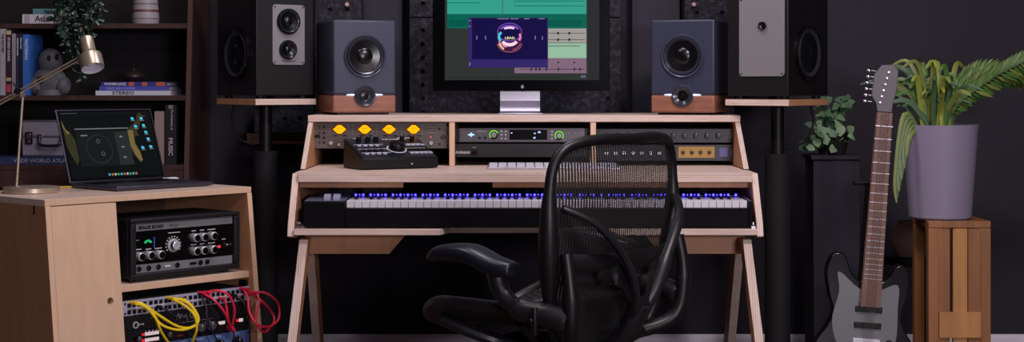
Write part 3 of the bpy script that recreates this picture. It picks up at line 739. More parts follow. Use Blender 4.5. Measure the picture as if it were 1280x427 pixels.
m = MB(); m.cyl((.352, .0003, .083), .006, .006, (0, -1, 0), BLACK, 12); m.tube([(.367, 0, .085), (.371, -.018, .09)], .0025, STEEL, 8); m.cyl((.367, .0003, .085), .005, .003, (0, -1, 0), STEEL, 10)
m.obj('power_switch', FPAN)
m = MB()
for x, z, w2 in ((.035, .098, .02), (.07, .0965, .02), (.106, .096, .026), (.164, .139, .045), (.238, .139, .016), (.27, .139, .016), (.306, .139, .03), (.238, .0965, .022), (.27, .0965, .018), (.306, .0965, .026), (.354, .105, .014)):
    m.box(x-w2/2, x+w2/2, -.0004, .0004, z-.0012, z+.0012, PRINT)
m.text('INPUT', .004, (.026, -.0005, .125), (1, 0, 0), (0, 0, 1), PRINT); m.obj('printed_legends', FPAN)
m = MB()
for z in (.07, .13): m.box(-.003, .001, .02, .06, z, z+.012, DARKM); m.nxt('side_latch', TE)

# rack units in the cabinet
def cgear(name, label, z0, z1, facem, cat='rack unit'):
    t = thing(name, label, cat, CAB(.2475, -.0185, z0), CR); wd = .477; h = z1-z0
    m = MB(); m.box(.02, wd-.02, .005, .22, .001, h-.001, BLACKM); m.obj('chassis', t)
    m = MB(); m.box(0, wd, 0, .004, 0.0004, h-.0004, facem); screws(m, 0, wd, 0, h); m.obj('faceplate', t, bevel=.0006)
    return t, wd, h
LIL = mat('patchbay_face', (176, 172, 196), .45, .1)
t, wd, h = cgear('patch_bay', 'silver patch bay with two rows of jack sockets and cables plugged in', .348, .393, LIL)
m = MB()
for r_ in (0, 1):
    for i in range(24):
        x = .022+i*.0182+(.004 if i % 8 > 3 else 0); z = .011+r_*.0205
        m.box(x-.0058, x+.0058, -.002, 0, z-.0058, z+.0058, BLACK)
        m.lathe([(.0042, 0), (.0042, .002), (.002, .002), (.0016, 0), (0, 0)], (x, -.002, z), (0, -1, 0), DARKM, 10)
m.obj('jack_rows', t)
m = MB(); m.box(.02, wd-.02, -.0008, 0, .0205, .0235, PRINT); m.obj('label_strip', t)
t, wd, h = cgear('effects_processor', 'black rack unit with grey script lettering just below the patch bay', .303, .346, mat('effects_face', (26, 25, 30), .4))
m = MB()
m.tube(catmull([(.19, -.001, .012), (.20, -.001, .032), (.205, -.001, .018), (.212, -.001, .03), (.22, -.001, .018), (.228, -.001, .026), (.232, -.001, .006)]), .0014, GREYP, 6)
m.lathe([(.011, 0), (.011, .001), (.008, .001), (.008, 0)], (.252, -.0005, .024), (0, -1, 0), mat('dull_gold', (130, 110, 80), .5), 20)
m.text('2', .016, (.252, -.0012, .024), (1, 0, 0), (0, 0, 1), GREYP, 'CENTER'); m.box(.18, .33, -.0008, 0, .003, .0045, GREYP); m.nxt('script_lettering', t)
m.lathe([(.010, 0), (.010, .0015), (.0075, .0015), (.0075, 0)], (.045, -.0005, .016), (0, -1, 0), PRINT, 20); m.cyl((.045, 0, .016), .004, .004, (0, -1, 0), STEEL, 10)
m.nxt('power_switch', t)
for x in (.056, .063, .07): m.box(x, x+.004, -.0008, 0, .014, .018, PRINT)
m.nxt('panel_markings', t)
for x in (.10, .12, .14): m.cyl((x, 0, .03), .003, .003, (0, -1, 0), STEEL, 8); m.nxt('small_screw', t)
t, wd, h = cgear('channel_strip', 'black rack unit with white segment displays, red lights and chrome knobs', .258, .301, mat('strip_face', (22, 21, 25), .4))
DSP = glow('white_segments', (225, 200, 205), .85); RED = glow('red_segment', (255, 30, 40), 1.6)
m = MB()
for x0_, z0_, nb in ((.078, .025, 6), (.078, .007, 6), (.352, .026, 3), (.432, .026, 2)):
    for k in range(nb): m.box(x0_+k*.0085, x0_+k*.0085+.0075, -.0012, 0, z0_, z0_+.010, DSP)
    if nb != 3: m.box(x0_-.010, x0_-.003, -.0012, 0, z0_+.002, z0_+.008, RED)
    m.nxt('segment_display', t)
for x in (.03, .21): m.box(x-.012, x+.008, -.0012, 0, .008, .013, mat('dull_red_print', (130, 30, 36), .5)); m.nxt('red_label', t)
m = MB()
for x, z, r_ in ((.275, .028, .013), (.315, .030, .015), (.155, .022, .009), (.045, .022, .009)): knob(m, (x, -.0002, z), r_, .02, STEEL if r_ > .01 else BLACKG, ALU); m.nxt('control_knob', t)
for k in range(5): m.cyl((.08+k*.013, 0, .038), .002, .002, (0, -1, 0), PRINT, 8); m.nxt('indicator', t)
t, wd, h = cgear('blue_compressor', 'blue faced rack unit at the bottom of the visible cabinet rack', .165, .256, mat('blue_face', (84, 108, 158), .45))
m = MB()
for x in (.07, .14, .21, .28, .35, .42): knob(m, (x, 0, .060), .015, .02, BLACK, DARKM); m.box(x-.014, x+.014, -.0006, 0, .083, .0845, PRINT); m.nxt('control_knob', t)
m.box(.22, .30, -.002, 0, .02, .035, BLACK); m.obj('label_plate', t)

# patch cables
YEL = mat('yellow_cable', (250, 215, 30), .38); REDC = mat('red_cable', (235, 40, 76), .38); BLKC = mat('black_cable', (40, 38, 48), .4)
def cpx(u, v): return 140+u/4.909, 340+v/4.909
def cable(label, pts, mm, q0, q1=None, r=.0038, bow=.045, group=None):
    """pts in crop units; depth leaves the jack field and bows outwards"""
    n = len(pts); W_ = []
    for i, (u, v) in enumerate(pts):
        f = i/(n-1); q = q0+bow*math.sin(math.pi*min(1, f*1.0)) if q1 is None else q0+(q1-q0)*f+bow*math.sin(math.pi*f)
        W_.append(cabray(*cpx(u, v), q))
    t = thing('patch_cable', label, 'cable', W_[0], 0, group)
    cv = catmull(W_, 8)
    m = W(t); m.tube(cv, r, mm, 8); m.obj('cord', t)
    for e, d in ((0, 1), (-1, -1)):
        if e == -1 and pts[-1][1] > 425: continue
        p = cv[e]; q = cv[d*4 if e == 0 else -5]
        m = W(t); m.cyl(p-CN*.012, .0048, .030, CN, mm if mm is not BLKC else BLACK, 10); m.obj('plug', t)
cable('yellow patch cable looping from the left jacks down to the middle of the rack', [(125, 187), (190, 195), (290, 265), (400, 330), (480, 338), (524, 300), (490, 215), (430, 172), (350, 157)], YEL, .03, .03)
cable('yellow patch cable from the far left jack hanging out of the frame bottom', [(130, 190), (205, 212), (268, 285), (300, 360), (345, 430), (380, 480)], YEL, .034, .03)
cable('yellow patch cable crossing low over the displays, lowest of the yellow loops', [(200, 222), (240, 235), (290, 310), (360, 345), (440, 352), (515, 322), (528, 270), (480, 195), (425, 165)], YEL, .03, .03, bow=.06)
cable('yellow patch cable hanging down right of the other yellow loops', [(352, 157), (440, 200), (505, 262), (520, 345), (500, 410), (480, 470)], YEL, .03, .04, bow=.055)
cable('dark red patch cable running diagonally from the centre jacks to a red plug', [(545, 125), (620, 165), (690, 245), (722, 320), (728, 352)], REDC, .03, .03)
cable('red patch cable arching over the black cords to the same red plug', [(580, 124), (650, 112), (715, 140), (750, 215), (745, 300), (728, 350)], REDC, .03, .034)
cable('short red patch cable in the centre inside the red arch', [(670, 160), (695, 185), (706, 240), (712, 300), (722, 340)], REDC, .03, .038, bow=.02)
cable('red patch cable making the widest loop past the cabinet side', [(800, 100), (832, 150), (842, 240), (885, 312), (960, 334), (1022, 285), (1018, 190), (950, 130), (880, 122), (830, 128)], REDC, .03, .03, bow=.09)
cable('red patch cable making the lower crossed loop past the cabinet side', [(818, 104), (900, 160), (970, 230), (995, 300), (940, 366), (890, 325), (885, 250), (906, 180), (880, 130), (835, 132)], REDC, .03, .03, bow=.08)
cable('black patch cable hanging from the centre jacks to the frame bottom', [(540, 130), (575, 200), (590, 300), (650, 427), (670, 470)], BLKC, .025, .03, .0026, .02)
cable('black patch cable ending at the chrome knob', [(570, 140), (600, 190), (622, 250), (632, 322)], BLKC, .025, .025, .0026, .02)
cable('black patch cable at the right of the rack beneath the red loops', [(740, 140), (800, 175), (830, 250), (843, 330), (845, 430), (845, 480)], BLKC, .03, .03, .0034, .03)
cable('black patch cable behind the yellow loops running down to the right', [(280, 210), (350, 240), (420, 305), (475, 375), (530, 440)], BLKC, .022, .025, .003, .015)
cable('thin black patch cable crossing the centre of the rack', [(590, 165), (660, 195), (720, 270), (745, 350), (750, 440)], BLKC, .022, .025, .0026, .02)

# ------------------------------------------------------------------ laptop
LAP = thing('laptop', 'open dark grey laptop with blue folder icons on the plywood cabinet', 'laptop', (-1.384, 4.89, .7045), CR)
LG_ = mat('space_grey', (92, 90, 106), .35, .8)
LW, LD, LH = .365, .248, .245
m = MB(); m.box(0, LW, -LD, 0, .002, .0145, LG_); LBASE = m.obj('base', LAP, bevel=.003, seg=3)
m = MB()
m.box(.02, LW-.02, -.11, -.02, .0146, .0152, BLACK)
for r_ in range(5):
    for c in range(14): m.box(.024+c*.0228, .024+c*.0228+.019, -.105+r_*.0165, -.105+r_*.0165+.013, .0153, .0165, BLACKG)
m.obj('keys', LBASE)
m = MB(); m.box(LW/2-.065, LW/2+.065, -LD+.01, -.125, .0146, .0150, mat('trackpad', (80, 78, 92), .3, .6)); m.obj('trackpad', LBASE)
m = MB(); 
for x in (.03, LW-.03):
    for y in (-.03, -LD+.03): m.cyl((x, y, 0), .008, .0025, (0, 0, 1), RUBBER, 10); m.nxt('foot', LBASE)
th = R(20)
lid = lambda p: Vector((p.x, .002+p.z*math.sin(th)+p.y*math.cos(th), .014+p.z*math.cos(th)-p.y*math.sin(th)))
m = MB(lid); m.box(0, LW, 0, .005, .001, LH, LG_); LLID = m.obj('lid', LAP, bevel=.0015)
m = MB(); m.cyl((.03, .003, .0125), .005, LW-.06, (1, 0, 0), BLACK, 12); m.obj('hinge', LAP)
m = MB(lid)
def lq(u0, v0, u1, v1, mm, lay):
    y = -.0004-lay*.00012; x0_, x1_ = .005+u0*(LW-.01), .005+u1*(LW-.01); z0_, z1_ = .006+v0*(LH-.010), .006+v1*(LH-.010)
    m.poly([(x0_, y, z0_), (x1_, y, z0_), (x1_, y, z1_), (x0_, y, z1_)], mm)
def lp(pts, mm, lay): m.poly([(.005+u*(LW-.01), -.0004-lay*.00012, .006+v*(LH-.010)) for u, v in pts], mm)
lq(0, 0, 1, 1, BLACKG, 0)
lq(.02, .03, .98, .97, mat('laptop_screen', (7, 9, 10), .12, 0, (12, 15, 15), 1.0), 1)
SAND = glow('sand_shape', (120, 102, 62), .9); SAND2 = glow('sand_shape_dark', (56, 54, 36), .9)  # sand-coloured shapes drawn at both sides of the screen
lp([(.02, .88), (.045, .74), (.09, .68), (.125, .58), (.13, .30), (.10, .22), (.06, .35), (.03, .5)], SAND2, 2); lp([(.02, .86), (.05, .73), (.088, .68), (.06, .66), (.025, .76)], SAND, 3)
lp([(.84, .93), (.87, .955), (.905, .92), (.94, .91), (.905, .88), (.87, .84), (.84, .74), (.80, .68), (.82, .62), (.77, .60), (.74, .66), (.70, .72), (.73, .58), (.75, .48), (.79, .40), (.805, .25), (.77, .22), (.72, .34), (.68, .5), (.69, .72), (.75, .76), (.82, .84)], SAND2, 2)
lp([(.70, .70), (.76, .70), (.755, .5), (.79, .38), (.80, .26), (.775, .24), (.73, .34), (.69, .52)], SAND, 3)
lq(.14, .20, .70, .70, glow('plugin_grey', (24, 27, 27), 1), 4); lq(.14, .725, .71, .74, glow('plugin_bar', (120, 125, 125), .8), 4)
lq(.55, .20, .70, .68, glow('plugin_side', (40, 43, 44), 1), 5)
for v in (.60, .45, .30): lq(.60, v, .63, v+.02, glow('lap_txt', (120, 125, 128), 1), 6)
lq(.19, .63, .26, .645, glow('lap_txt', (120, 125, 128), 1), 6)
pts = [(.005+(.36+.135*math.cos(2*math.pi*i/40))*(LW-.01), -.0014, .006+(.44+.20*math.sin(2*math.pi*i/40))*(LH-.010)) for i in range(40)]
m.tube(pts, .00035, glow('lap_ring', (70, 78, 78), 1), 4, True)
for u, v in ((.39, .37), (.36, .55)):
    pts = [(.005+u*(LW-.01)+.006*math.cos(2*math.pi*i/16), -.0014, .006+v*(LH-.010)+.006*math.sin(2*math.pi*i/16)) for i in range(16)]; m.tube(pts, .0005, glow('lap_txt', (120, 125, 128), 1), 4, True)
FOL = glow('folder_blue', (75, 185, 225), 1.1)
for u, v in ((.765, .85), (.865, .85), (.785, .735), (.875, .745), (.885, .645), (.895, .545), (.815, .42), (.905, .43)): lq(u, v, u+.030, v+.034, FOL, 6); lq(u, v+.034, u+.015, v+.040, FOL, 6); lq(u-.004, v-.018, u+.04, v-.010, glow('lap_txt', (120, 125, 128), 1), 6)
for i in range(10): lq(.40+i*.032, .055, .42+i*.032, .085, glow('dock_%d' % (i % 4), [(70, 190, 230), (210, 120, 60), (200, 200, 210), (60, 180, 90)][i % 4], .8), 6)
lq(.02, .953, .98, .968, glow('menu_bar', (22, 24, 26), 1), 3); lq(.03, .957, .2, .964, glow('lap_txt2', (80, 82, 86), 1), 4)
m.obj('screen', LLID, smooth=10)

# lead and pencil on the cabinet
p0 = Vector((-1.17, 5.13, .708))
pts = []
for k in range(3):
    for i in range(14):
        a = 2*math.pi*i/14; pts.append(CAB(.690+.026*math.cos(a), .345+.022*math.sin(a), .708+k*.0055+.001*math.sin(3*a)))
pts.append(CAB(.64, .40, .708)); pts.append(CAB(.60, .425, .708))
m = MB(); m.tube(pts, .0028, WHITEP, 8); o = m.obj('charging_cable'); tag(o, 'white charging cable coiled on the cabinet behind the laptop', 'cable')
t = thing('pencil', 'yellow pencil lying on the cabinet left of the laptop hinge', 'pencil', CAB(.27, .405, .7075), R(0))
m = MB(); m.cyl((-.03, 0, 0.0005), .0035, .10, (1, .2, 0), mat('pencil_yellow', (205, 165, 60), .5), 6); m.obj('shaft', t)
m = MB(); m.cyl((-.03, 0, .0005), .0034, -.012, (1, .2, 0), mat('eraser', (190, 110, 100), .7), 10); m.obj('eraser', t)

# ------------------------------------------------------------------ desk lamp
NIK = mat('brushed_nickel', (205, 188, 168), .33, .7)
lx, ly = -1.445, 4.69
LA = thing('desk_lamp', 'brushed nickel articulated desk lamp with round base on the cabinet', 'lamp', (lx, ly, .7045))
m = W(LA); m.lathe([(0, 0), (.080, 0), (.083, .003), (.083, .015), (.079, .018), (.02, .021), (0, .021)], (lx, ly, .7045), (0, 0, 1), NIK, 48); m.obj('base', LA)
J = P(23, 114, ly); pb = P(20.5, 232, ly); pt = P(28.5, 119, ly)
m = W(LA); m.cyl(Vector((pb.x, ly, .722)), .0042, (pt-Vector((pb.x, ly, .722))).length, pt-Vector((pb.x, ly, .722)), NIK, 12); m.obj('pole', LA)
m = W(LA); m.cyl((J.x, ly-.014, J.z), .010, .028, (0, 1, 0), DARKM, 16); m.cyl((pt.x, ly-.008, pt.z), .007, .016, (0, 1, 0), NIK, 12); m.tube([J, pt], .005, NIK, 8); m.cyl((J.x-.004, ly-.006, J.z+.006), .003, .022, (-.4, 0, 1), DARKM, 8); m.obj('joint', LA)
for dz in (-.0045, .0055):
    m = W(LA); a = P(-30, 145, ly)+Vector((0, 0, dz)); b = P(106, 69.5, ly)+Vector((0, 0, dz)); m.tube([a, b], .0026, NIK, 8); m.obj('arm', LA)
m = W(LA); c0 = P(-30, 145, ly); m.cyl(c0-Vector((.02, 0, .012)), .016, .05, (.88, 0, .48), NIK, 20); m.obj('counterweight', LA)
axd = Vector((14, 0, -41)).normalized(); axd = (axd+Vector((0, -.42, 0))).normalized()
top = P(107.5, 47, ly)
m = W(LA)
m.lathe([(0, 0), (.018, .001), (.0205, .004), (.0205, .050), (.024, .056), (.033, .062), (.0345, .068), (.0345, .106), (.033, .106), (.0325, .070), (.018, .06), (0, .06)], top, axd, NIK, 40,
        [NIK]*8+[mat('lamp_inside', (235, 232, 245), .5)]*3)
SHD = m.obj('shade', LA, label='stepped cylindrical metal shade')
m = W(LA); m.sph(top+axd*.078, .018, mat('bulb', (240, 238, 250), .4)); m.obj('bulb', SHD)
m = W(LA); m.tube([P(104, 70.5, ly), top+axd*.052-Vector((0.01, 0, 0))], .006, DARKM, 8); m.obj('shade_joint', LA)
m = W(LA); m.tube(catmull([Vector((lx-.05, ly+.06, .712)), Vector((lx-.055, ly+.07, .74)), Vector((pb.x+.012, ly+.01, .755))]), .0018, BLACK, 6); m.obj('lamp_cord', LA)

# ------------------------------------------------------------------ bookshelf
BX0, BX1 = -1.985, -1.139
fyb = lambda z: 5.50+(z-.74)*.115     # front edge leans back
BS = thing('bookshelf', 'dark brown wooden bookshelf with leaning sides behind the cabinet', 'bookshelf', ((BX0+BX1)/2, 5.7, 0))
for a in (BX0, BX1-.018):
    m = W(BS); m.prism([(fyb(0), 0), (fyb(2.0), 2.0), (5.88, 2.0), (5.88, 0)], 0, a, a+.018, DWOODV); m.obj('side_panel', BS, bevel=.001)
SHZ = {1.59: 1, 1.228: 1, .9715: 1, .727: 1, .42: 1, .08: 1}
for z in SHZ:
    m = W(BS); m.box(BX0+.0185, BX1-.0185, fyb(z)+.008, 5.87, z, z+.018, DWOOD); m.obj('shelf', BS, bevel=.001)
m = W(BS); m.box(BX0+.019, BX1-.019, 5.871, 5.879, .05, 1.95, mat('shelf_back_shaded', (14, 10, 10), .7)); m.obj('back_panel', BS)  # near-black back: the shade inside the bookshelf is put into its colour
m = W(BS); m.box(BX0+.0185, BX1-.0185, fyb(.68)+.012, fyb(.68)+.030, .665, .7265, DWOOD); m.obj('apron', BS)

S1, S2, S3 = 1.2465, .990, .7455      # shelf surfaces: top, middle, lower
def book_v(px0, px1, py_top, zs, cover, label, Y=None, extra=None, group='books standing on the middle shelf', title=None, tcol=PRINT, dep=.16, tsz=.6):
    Y = Y or fyb(zs)+.03
    x0_ = (px0-640)/F_PX*Y; x1_ = (px1-640)/F_PX*Y; h = CAM_Z-(py_top-HORIZON)/F_PX*Y-zs
    t = thing('book', label, 'book', ((x0_+x1_)/2, Y, zs), 0, group); hw = (x1_-x0_)/2-.0006
    m = MB(); m.box(-hw, hw, 0, .003, .0003, h, cover); m.box(-hw, -hw+.002, .003, dep, .0003, h, cover); m.box(hw-.002, hw, .003, dep, .0003, h, cover)
    if extra:
        for (f0, f1, mm) in extra: m.box(-hw+.001, hw-.001, -.0006, 0, h*f0, h*f1, mm)
    if title: m.text(title, min(hw*2*tsz, .03), (0, -.0011, h*.93), (0, 0, -1), (1, 0, 0), tcol, bold=.0003)
    m.obj('cover', t)
    m = MB(); m.box(-hw+.0022, hw-.0022, .0032, dep-.004, .003, h-.004, mat('paper', (205, 200, 190), .8)); m.obj('pages', t)
    return t
def book_h(px0, px1, z0, th_, cover, label, group=None, title=None, tcol=PRINT, Y=None, toff=.1, tsz=.7, dep=.2, extra=None, tx=1.0):
    Y = Y or fyb(z0)+.025
    x0_ = (px0-640)/F_PX*Y; x1_ = (px1-640)/F_PX*Y
    t = thing('book', label, 'book', ((x0_+x1_)/2, Y, z0), 0, group); hw = (x1_-x0_)/2
    m = MB(); m.box(-hw, hw, 0, .003, 0, th_, cover); m.box(-hw, hw, .003, dep, 0, .002, cover); m.box(-hw, hw, .003, dep, th_-.002, th_, cover)
    if extra:
        for (f0, f1, mm) in extra: m.box(-hw+2*hw*f0, -hw+2*hw*f1, -.0006, 0, .001, th_-.001, mm)
    if title: m.text(title, th_*tsz*1.35, (-hw+2*hw*toff, -.0011, th_*.5), (1, 0, 0), (0, 0, 1), tcol, bold=.0003, sx=tx)
    m.obj('cover', t)
    m = MB(); m.box(-hw+.003, hw-.003, .0032, dep-.004, .0022, th_-.0022, mat('paper', (205, 200, 190), .8)); m.obj('pages', t)
    return t
GB = mat('grey_white_cover', (168, 162, 172), .6); INK = mat('dark_ink', (24, 22, 30), .6)
book_v(-9, -.5, 38, S2, mat('cream_cover', (150, 145, 150), .6), 'grey book at the left frame edge of the middle shelf')
book_v(0, 7, 36, S2, GB, 'pale grey book left of the maroon striped one', title='THE RECORD', tcol=INK)
book_v(7.3, 14.5, 37.5, S2, mat('maroon_cover', (52, 26, 36), .6), 'dark maroon book with cream bands and a pink block', extra=((.22, .27, mat('cream_band', (190, 170, 130), .6)), (.05, .17, mat('pink_block', (180, 60, 84), .6)), (.93, .99, mat('cream_band', (1, 1, 1)))), title='   STUDIO SOUND')
book_v(14.8, 19.8, 42, S2, mat('grey_cover', (150, 144, 156), .6), 'thin grey book right of the maroon book')
book_v(20, 24, 42, S2, mat('navy_cover', (34, 36, 72), .6), 'thin navy book with white title', title='MODERN RECORDING')
book_v(24.2, 28, 41.5, S2, mat('black_cover', (24, 23, 28), .6), 'thin black book left of the bright blue book', title='MIXING AUDIO')
book_v(28.3, 37, 43, S2, mat('blue_cover', (52, 108, 196), .6), 'bright blue book, last in the row beside the ghost figure', title='MASTERING')
# flat stacks
book_h(119.5, 213.5, S2, .0165, mat('white_cover', (196, 198, 210), .6), 'white book lettered STEREO, bottom of the flat stack', 'books lying flat on the middle shelf', title='STEREO', tcol=INK, toff=.22, tsz=.75, tx=1.35)
book_h(124, 211.5, S2+.0167, .0155, mat('violet_blue_cover', (70, 76, 168), .6), 'blue violet book in the middle of the flat stack', 'books lying flat on the middle shelf', title='LIGHT AND COLOUR', tcol=mat('lilac_print', (150, 155, 215), .6), toff=.1, tsz=.5)
book_h(126.5, 208.5, S2+.0324, .0155, mat('deep_blue_cover', (50, 50, 132), .6), 'deep blue book with orange patches, top of the flat stack', 'books lying flat on the middle shelf', title='MODERN JAZZ', toff=.05, tsz=.55,
       extra=((.42, .5, mat('orange_patch', (190, 90, 60), .6)), (.62, .7, mat('orange_patch', (1, 1, 1))), (.84, .97, mat('orange_patch', (1, 1, 1)))))
m_ = fyb(S1)
book_h(28, 70, S1, .033, mat('white_atlas_cover', (210, 206, 216), .6), 'thick white book lettered Atlas on the top shelf', 'books on the top shelf', title='Atlas Of', tcol=INK, toff=.37, tsz=.68, tx=1.0, dep=.2, extra=((.05, .22, mat('pale_grey_block', (170, 166, 176), .6)),))
book_h(41, 70, S1+.0332, .020, mat('teal_book_cover', (86, 132, 142), .6), 'teal book lying on top of the white atlas', 'books on the top shelf', title='Paper', tcol=INK, toff=.5, tsz=.5)
book_h(-22, 85, S3, .026, mat('atlas_navy', (42, 52, 92), .5), 'wide navy atlas lying flat under the silver case', None, title='WIDE WORLD ATLAS', tcol=mat('atlas_silver', (150, 150, 160), .5), toff=.365, tsz=.52, tx=1.1, dep=.26)
book_v(193, 205, 139, S3, mat('beige_cover', (150, 128, 124), .6), 'beige book standing right of the laptop on the lower shelf', group='books standing on the lower shelf')
t = book_v(206.5, 220.5, 131, S3, mat('charcoal_cover', (24, 22, 24), .5), 'tall black book lettered MUSIC at the shelf end', group='books standing on the lower shelf')
m = MB(); m.text('The Dictionary of', .010, (.004, -.0014, .195), (0, 0, -1), (1, 0, 0), PRINT); m.text('MUSIC', .021, (-.001, -.0014, .095), (0, 0, -1), (1, 0, 0), mat('music_print', (190, 170, 180), .6), bold=.0005, sx=1.05)
m.box(-.008, .008, -.0014, -.0008, .197, .21, GREYP); m.obj('lettering', t)

# silver case
Yc = 5.57
cx0, cx1 = (27-640)/F_PX*Yc, (93-640)/F_PX*Yc
zc = S3+.0265
SCASE = thing('silver_case', 'silver aluminium flight case with latches lying on the navy atlas', 'case', ((cx0+cx1)/2, Yc, zc))
hw = (cx1-cx0)/2; hc_ = .128
CASEM = mat('case_skin', (158, 154, 172), .42, .25)
for a, b, nm in ((.0, .070, 'lower_shell'), (.0715, hc_, 'upper_shell')):
    m = MB(); m.box(-hw, hw, 0, .20, a+.0005, b, CASEM); m.obj(nm, SCASE, bevel=.006, seg=3)
m = MB(); m.box(-hw-.001, hw+.001, -.0015, .2, .067, .0745, ALU); m.box(-hw-.001, hw+.001, -.0015, .2, hc_-.005, hc_+.001, ALU); m.obj('edge_trim', SCASE, bevel=.001)
for px in (36.5, 89):
    x = (px-640)/F_PX*Yc-(cx0+cx1)/2; m = MB(); m.box(x-.013, x+.013, -.006, -.0005, .045, .088, DARKM); m.box(x-.008, x+.008, -.010, -.006, .060, .083, STEEL); m.cyl((x, -.006, .052), .005, .003, (0, -1, 0), STEEL, 12); m.obj('latch', SCASE, bevel=.0008)
a = (50-640)/F_PX*Yc-(cx0+cx1)/2; b = (78-640)/F_PX*Yc-(cx0+cx1)/2
m = MB(); m.tube(catmull([(a, -.003, .070), (a+.002, -.012, .05), (a+.014, -.018, .040), (b-.014, -.018, .040), (b-.002, -.012, .05), (b, -.003, .070)]), .0055, DARKM, 10)
m.box(a-.008, a+.008, -.006, 0, .062, .080, STEEL); m.box(b-.008, b+.008, -.006, 0, .062, .080, STEEL); m.obj('handle', SCASE)

# ghost figure
Yg = 5.60
g = P(62, 118, Yg); GH = thing('ghost_figurine', 'grey ghost figurine with dark eye holes beside the blue book', 'figurine', (g.x, Yg, S2))
GM = mat('ghost_grey', (96, 96, 103), .6)
k = Yg/F_PX
m = MB()
m.sph(((1)*k, 0, 42*k), (15*k, .03, 17*k), GM, 24, 16); m.sph((0, 0, 17*k), (22*k, .035, 19*k), GM, 24, 16)
m.sph((-15*k, -.005, 12*k), (11*k, .03, 12*k), GM, 16, 10); m.sph((17*k, -.005, 12*k), (10*k, .03, 12*k), GM, 16, 10); m.cyl((0, 0, 0), .05, .02, (0, 0, 1), GM, 24)
m.obj('body', GH)
for dx, dz in ((2, 46), (11, 47)):
    m = MB(); m.sph((dx*k, -.027 if dx < 5 else -.021, dz*k), (2.6*k, .006, 4*k), BLACKM, 12, 8); m.obj('eye', GH)
m = MB(); m.sph((-8*k, -.032, 19*k), (5*k, .005, 5*k), BLACKM, 12, 8); m.obj('belly_hole', GH)

# striped vase
Yv = 5.66; v0 = P(182, 28, Yv); VA = thing('striped_vase', 'pale ceramic vase with grey and brown bands on the top shelf', 'vase', (v0.x, Yv, S1))
C1, C2, C3 = mat('vase_cream', (150, 142, 148), .5), mat('vase_rust', (96, 56, 50), .5), mat('vase_grey', (100, 98, 106), .5)
k = Yv/F_PX
m = MB(); m.lathe([(0, 0), (16*k, 0), (17*k, 6*k), (17*k, 7.5*k), (16.2*k, 15*k), (16*k, 18*k), (15.6*k, 24*k), (15.4*k, 26*k), (14*k, 40*k), (8*k, 52*k), (7*k, 60*k), (6*k, 60*k), (6*k, 40*k)], (0, 0, 0), (0, 0, 1), C1, 32, [C1, C1, C3, C1, C2, C1, C3, C1, C1, C1, C1, C1]); m.obj('body', VA)
# singing bowl with lid
Yb = 5.66; v0 = P(169, 96, Yb); BO = thing('lidded_bowl', 'dark lidded bowl standing on the flat book stack', 'bowl', (v0.x, Yb-.02, S2+.0481))
k = Yb/F_PX; BR = mat('bronze_dark', (66, 52, 48), .35, .5)
m = MB(); m.lathe([(0, 0), (8*k, 0), (11*k, 1.5*k), (14.5*k, 6*k), (14.5*k, 7.2*k)], (0, 0, 0), (0, 0, 1), BR, 32); m.obj('bowl_body', BO)
m = MB(); m.lathe([(14.8*k, 7.3*k), (14*k, 9*k), (9*k, 12.5*k), (3*k, 14*k), (1.8*k, 15*k), (1.8*k, 16.5*k), (0, 17*k)], (0, 0, 0), (0, 0, 1), BR, 32); m.obj('lid', BO)

# trailing plant
Yp = 5.54
v0 = P(96, 28, Yp); TP = thing('trailing_plant', 'dark leafy plant trailing from its pot over the top shelf edge', 'plant', (v0.x, 5.66, S1), 0)
m = MB(); m.lathe([(0, 0), (.045, 0), (.058, .09), (.060, .095), (.056, .095), (.05, .02)], (0, 0, 0), (0, 0, 1), mat('plant_pot_dark', (48, 46, 52), .6), 28); m.obj('pot', TP)
m = MB(); m.cyl((0, 0, .075), .052, .006, (0, 0, 1), mat('soil', (38, 28, 22), .9), 20); m.obj('soil', TP)
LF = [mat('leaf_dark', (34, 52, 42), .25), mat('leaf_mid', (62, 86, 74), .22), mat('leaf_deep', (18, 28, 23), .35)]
def leaf(m, p, d, up, L, Wd, mm, cup=.2):
    d = Vector(d).normalized(); s_ = d.cross(Vector(up)); s_ = s_.normalized() if s_.length > 1e-4 else Vector((1, 0, 0)); n = s_.cross(d)
    c = [p, p+d*L*.35+s_*Wd*.5+n*cup*Wd, p+d*L*.75+s_*Wd*.35+n*cup*Wd*.5-n*L*.05, p+d*L-n*L*.15, p+d*L*.75-s_*Wd*.35+n*cup*Wd*.5-n*L*.05, p+d*L*.35-s_*Wd*.5+n*cup*Wd, p+d*L*.4, p+d*L*.75-n*L*.06]
    V = [m.v(q) for q in c]
    for q in ((0, 1, 6), (1, 2, 7, 6), (2, 3, 7), (3, 4, 7), (4, 5, 6, 7), (5, 0, 6)): m.face([V[i] for i in q], mm)
vm = W(TP); st_ = W(TP)
vines = [((97, 10), (84, 2), (76, 8), (70, 16), (66, 25)), ((97, 8), (110, 0), (122, 4), (131, 12)), ((97, 8), (88, 14), (82, 25), (78, 36), (76, 42)), ((97, 10), (96, 22), (98, 36), (100, 50), (99, 62)),
         ((100, 10), (108, 18), (116, 26), (124, 22)), ((97, 8), (90, -8), (84, -16)), ((100, 8), (104, -8), (118, -14), (126, -8)), ((95, 12), (90, 28), (92, 44), (95, 60), (92, 72), (90, 84)),
         ((98, 12), (101, 30), (104, 44), (102, 70), (104, 90), (101, 104)), ((96, 8), (106, 12), (112, 34), (116, 44)), ((96, 12), (86, 30), (88, 50), (86, 66), (88, 80)), ((97, 6), (80, -4), (68, 4)), ((98, 10), (112, 8), (120, 16), (128, 30)), ((97, 10), (92, 20), (84, 46), (82, 56))]
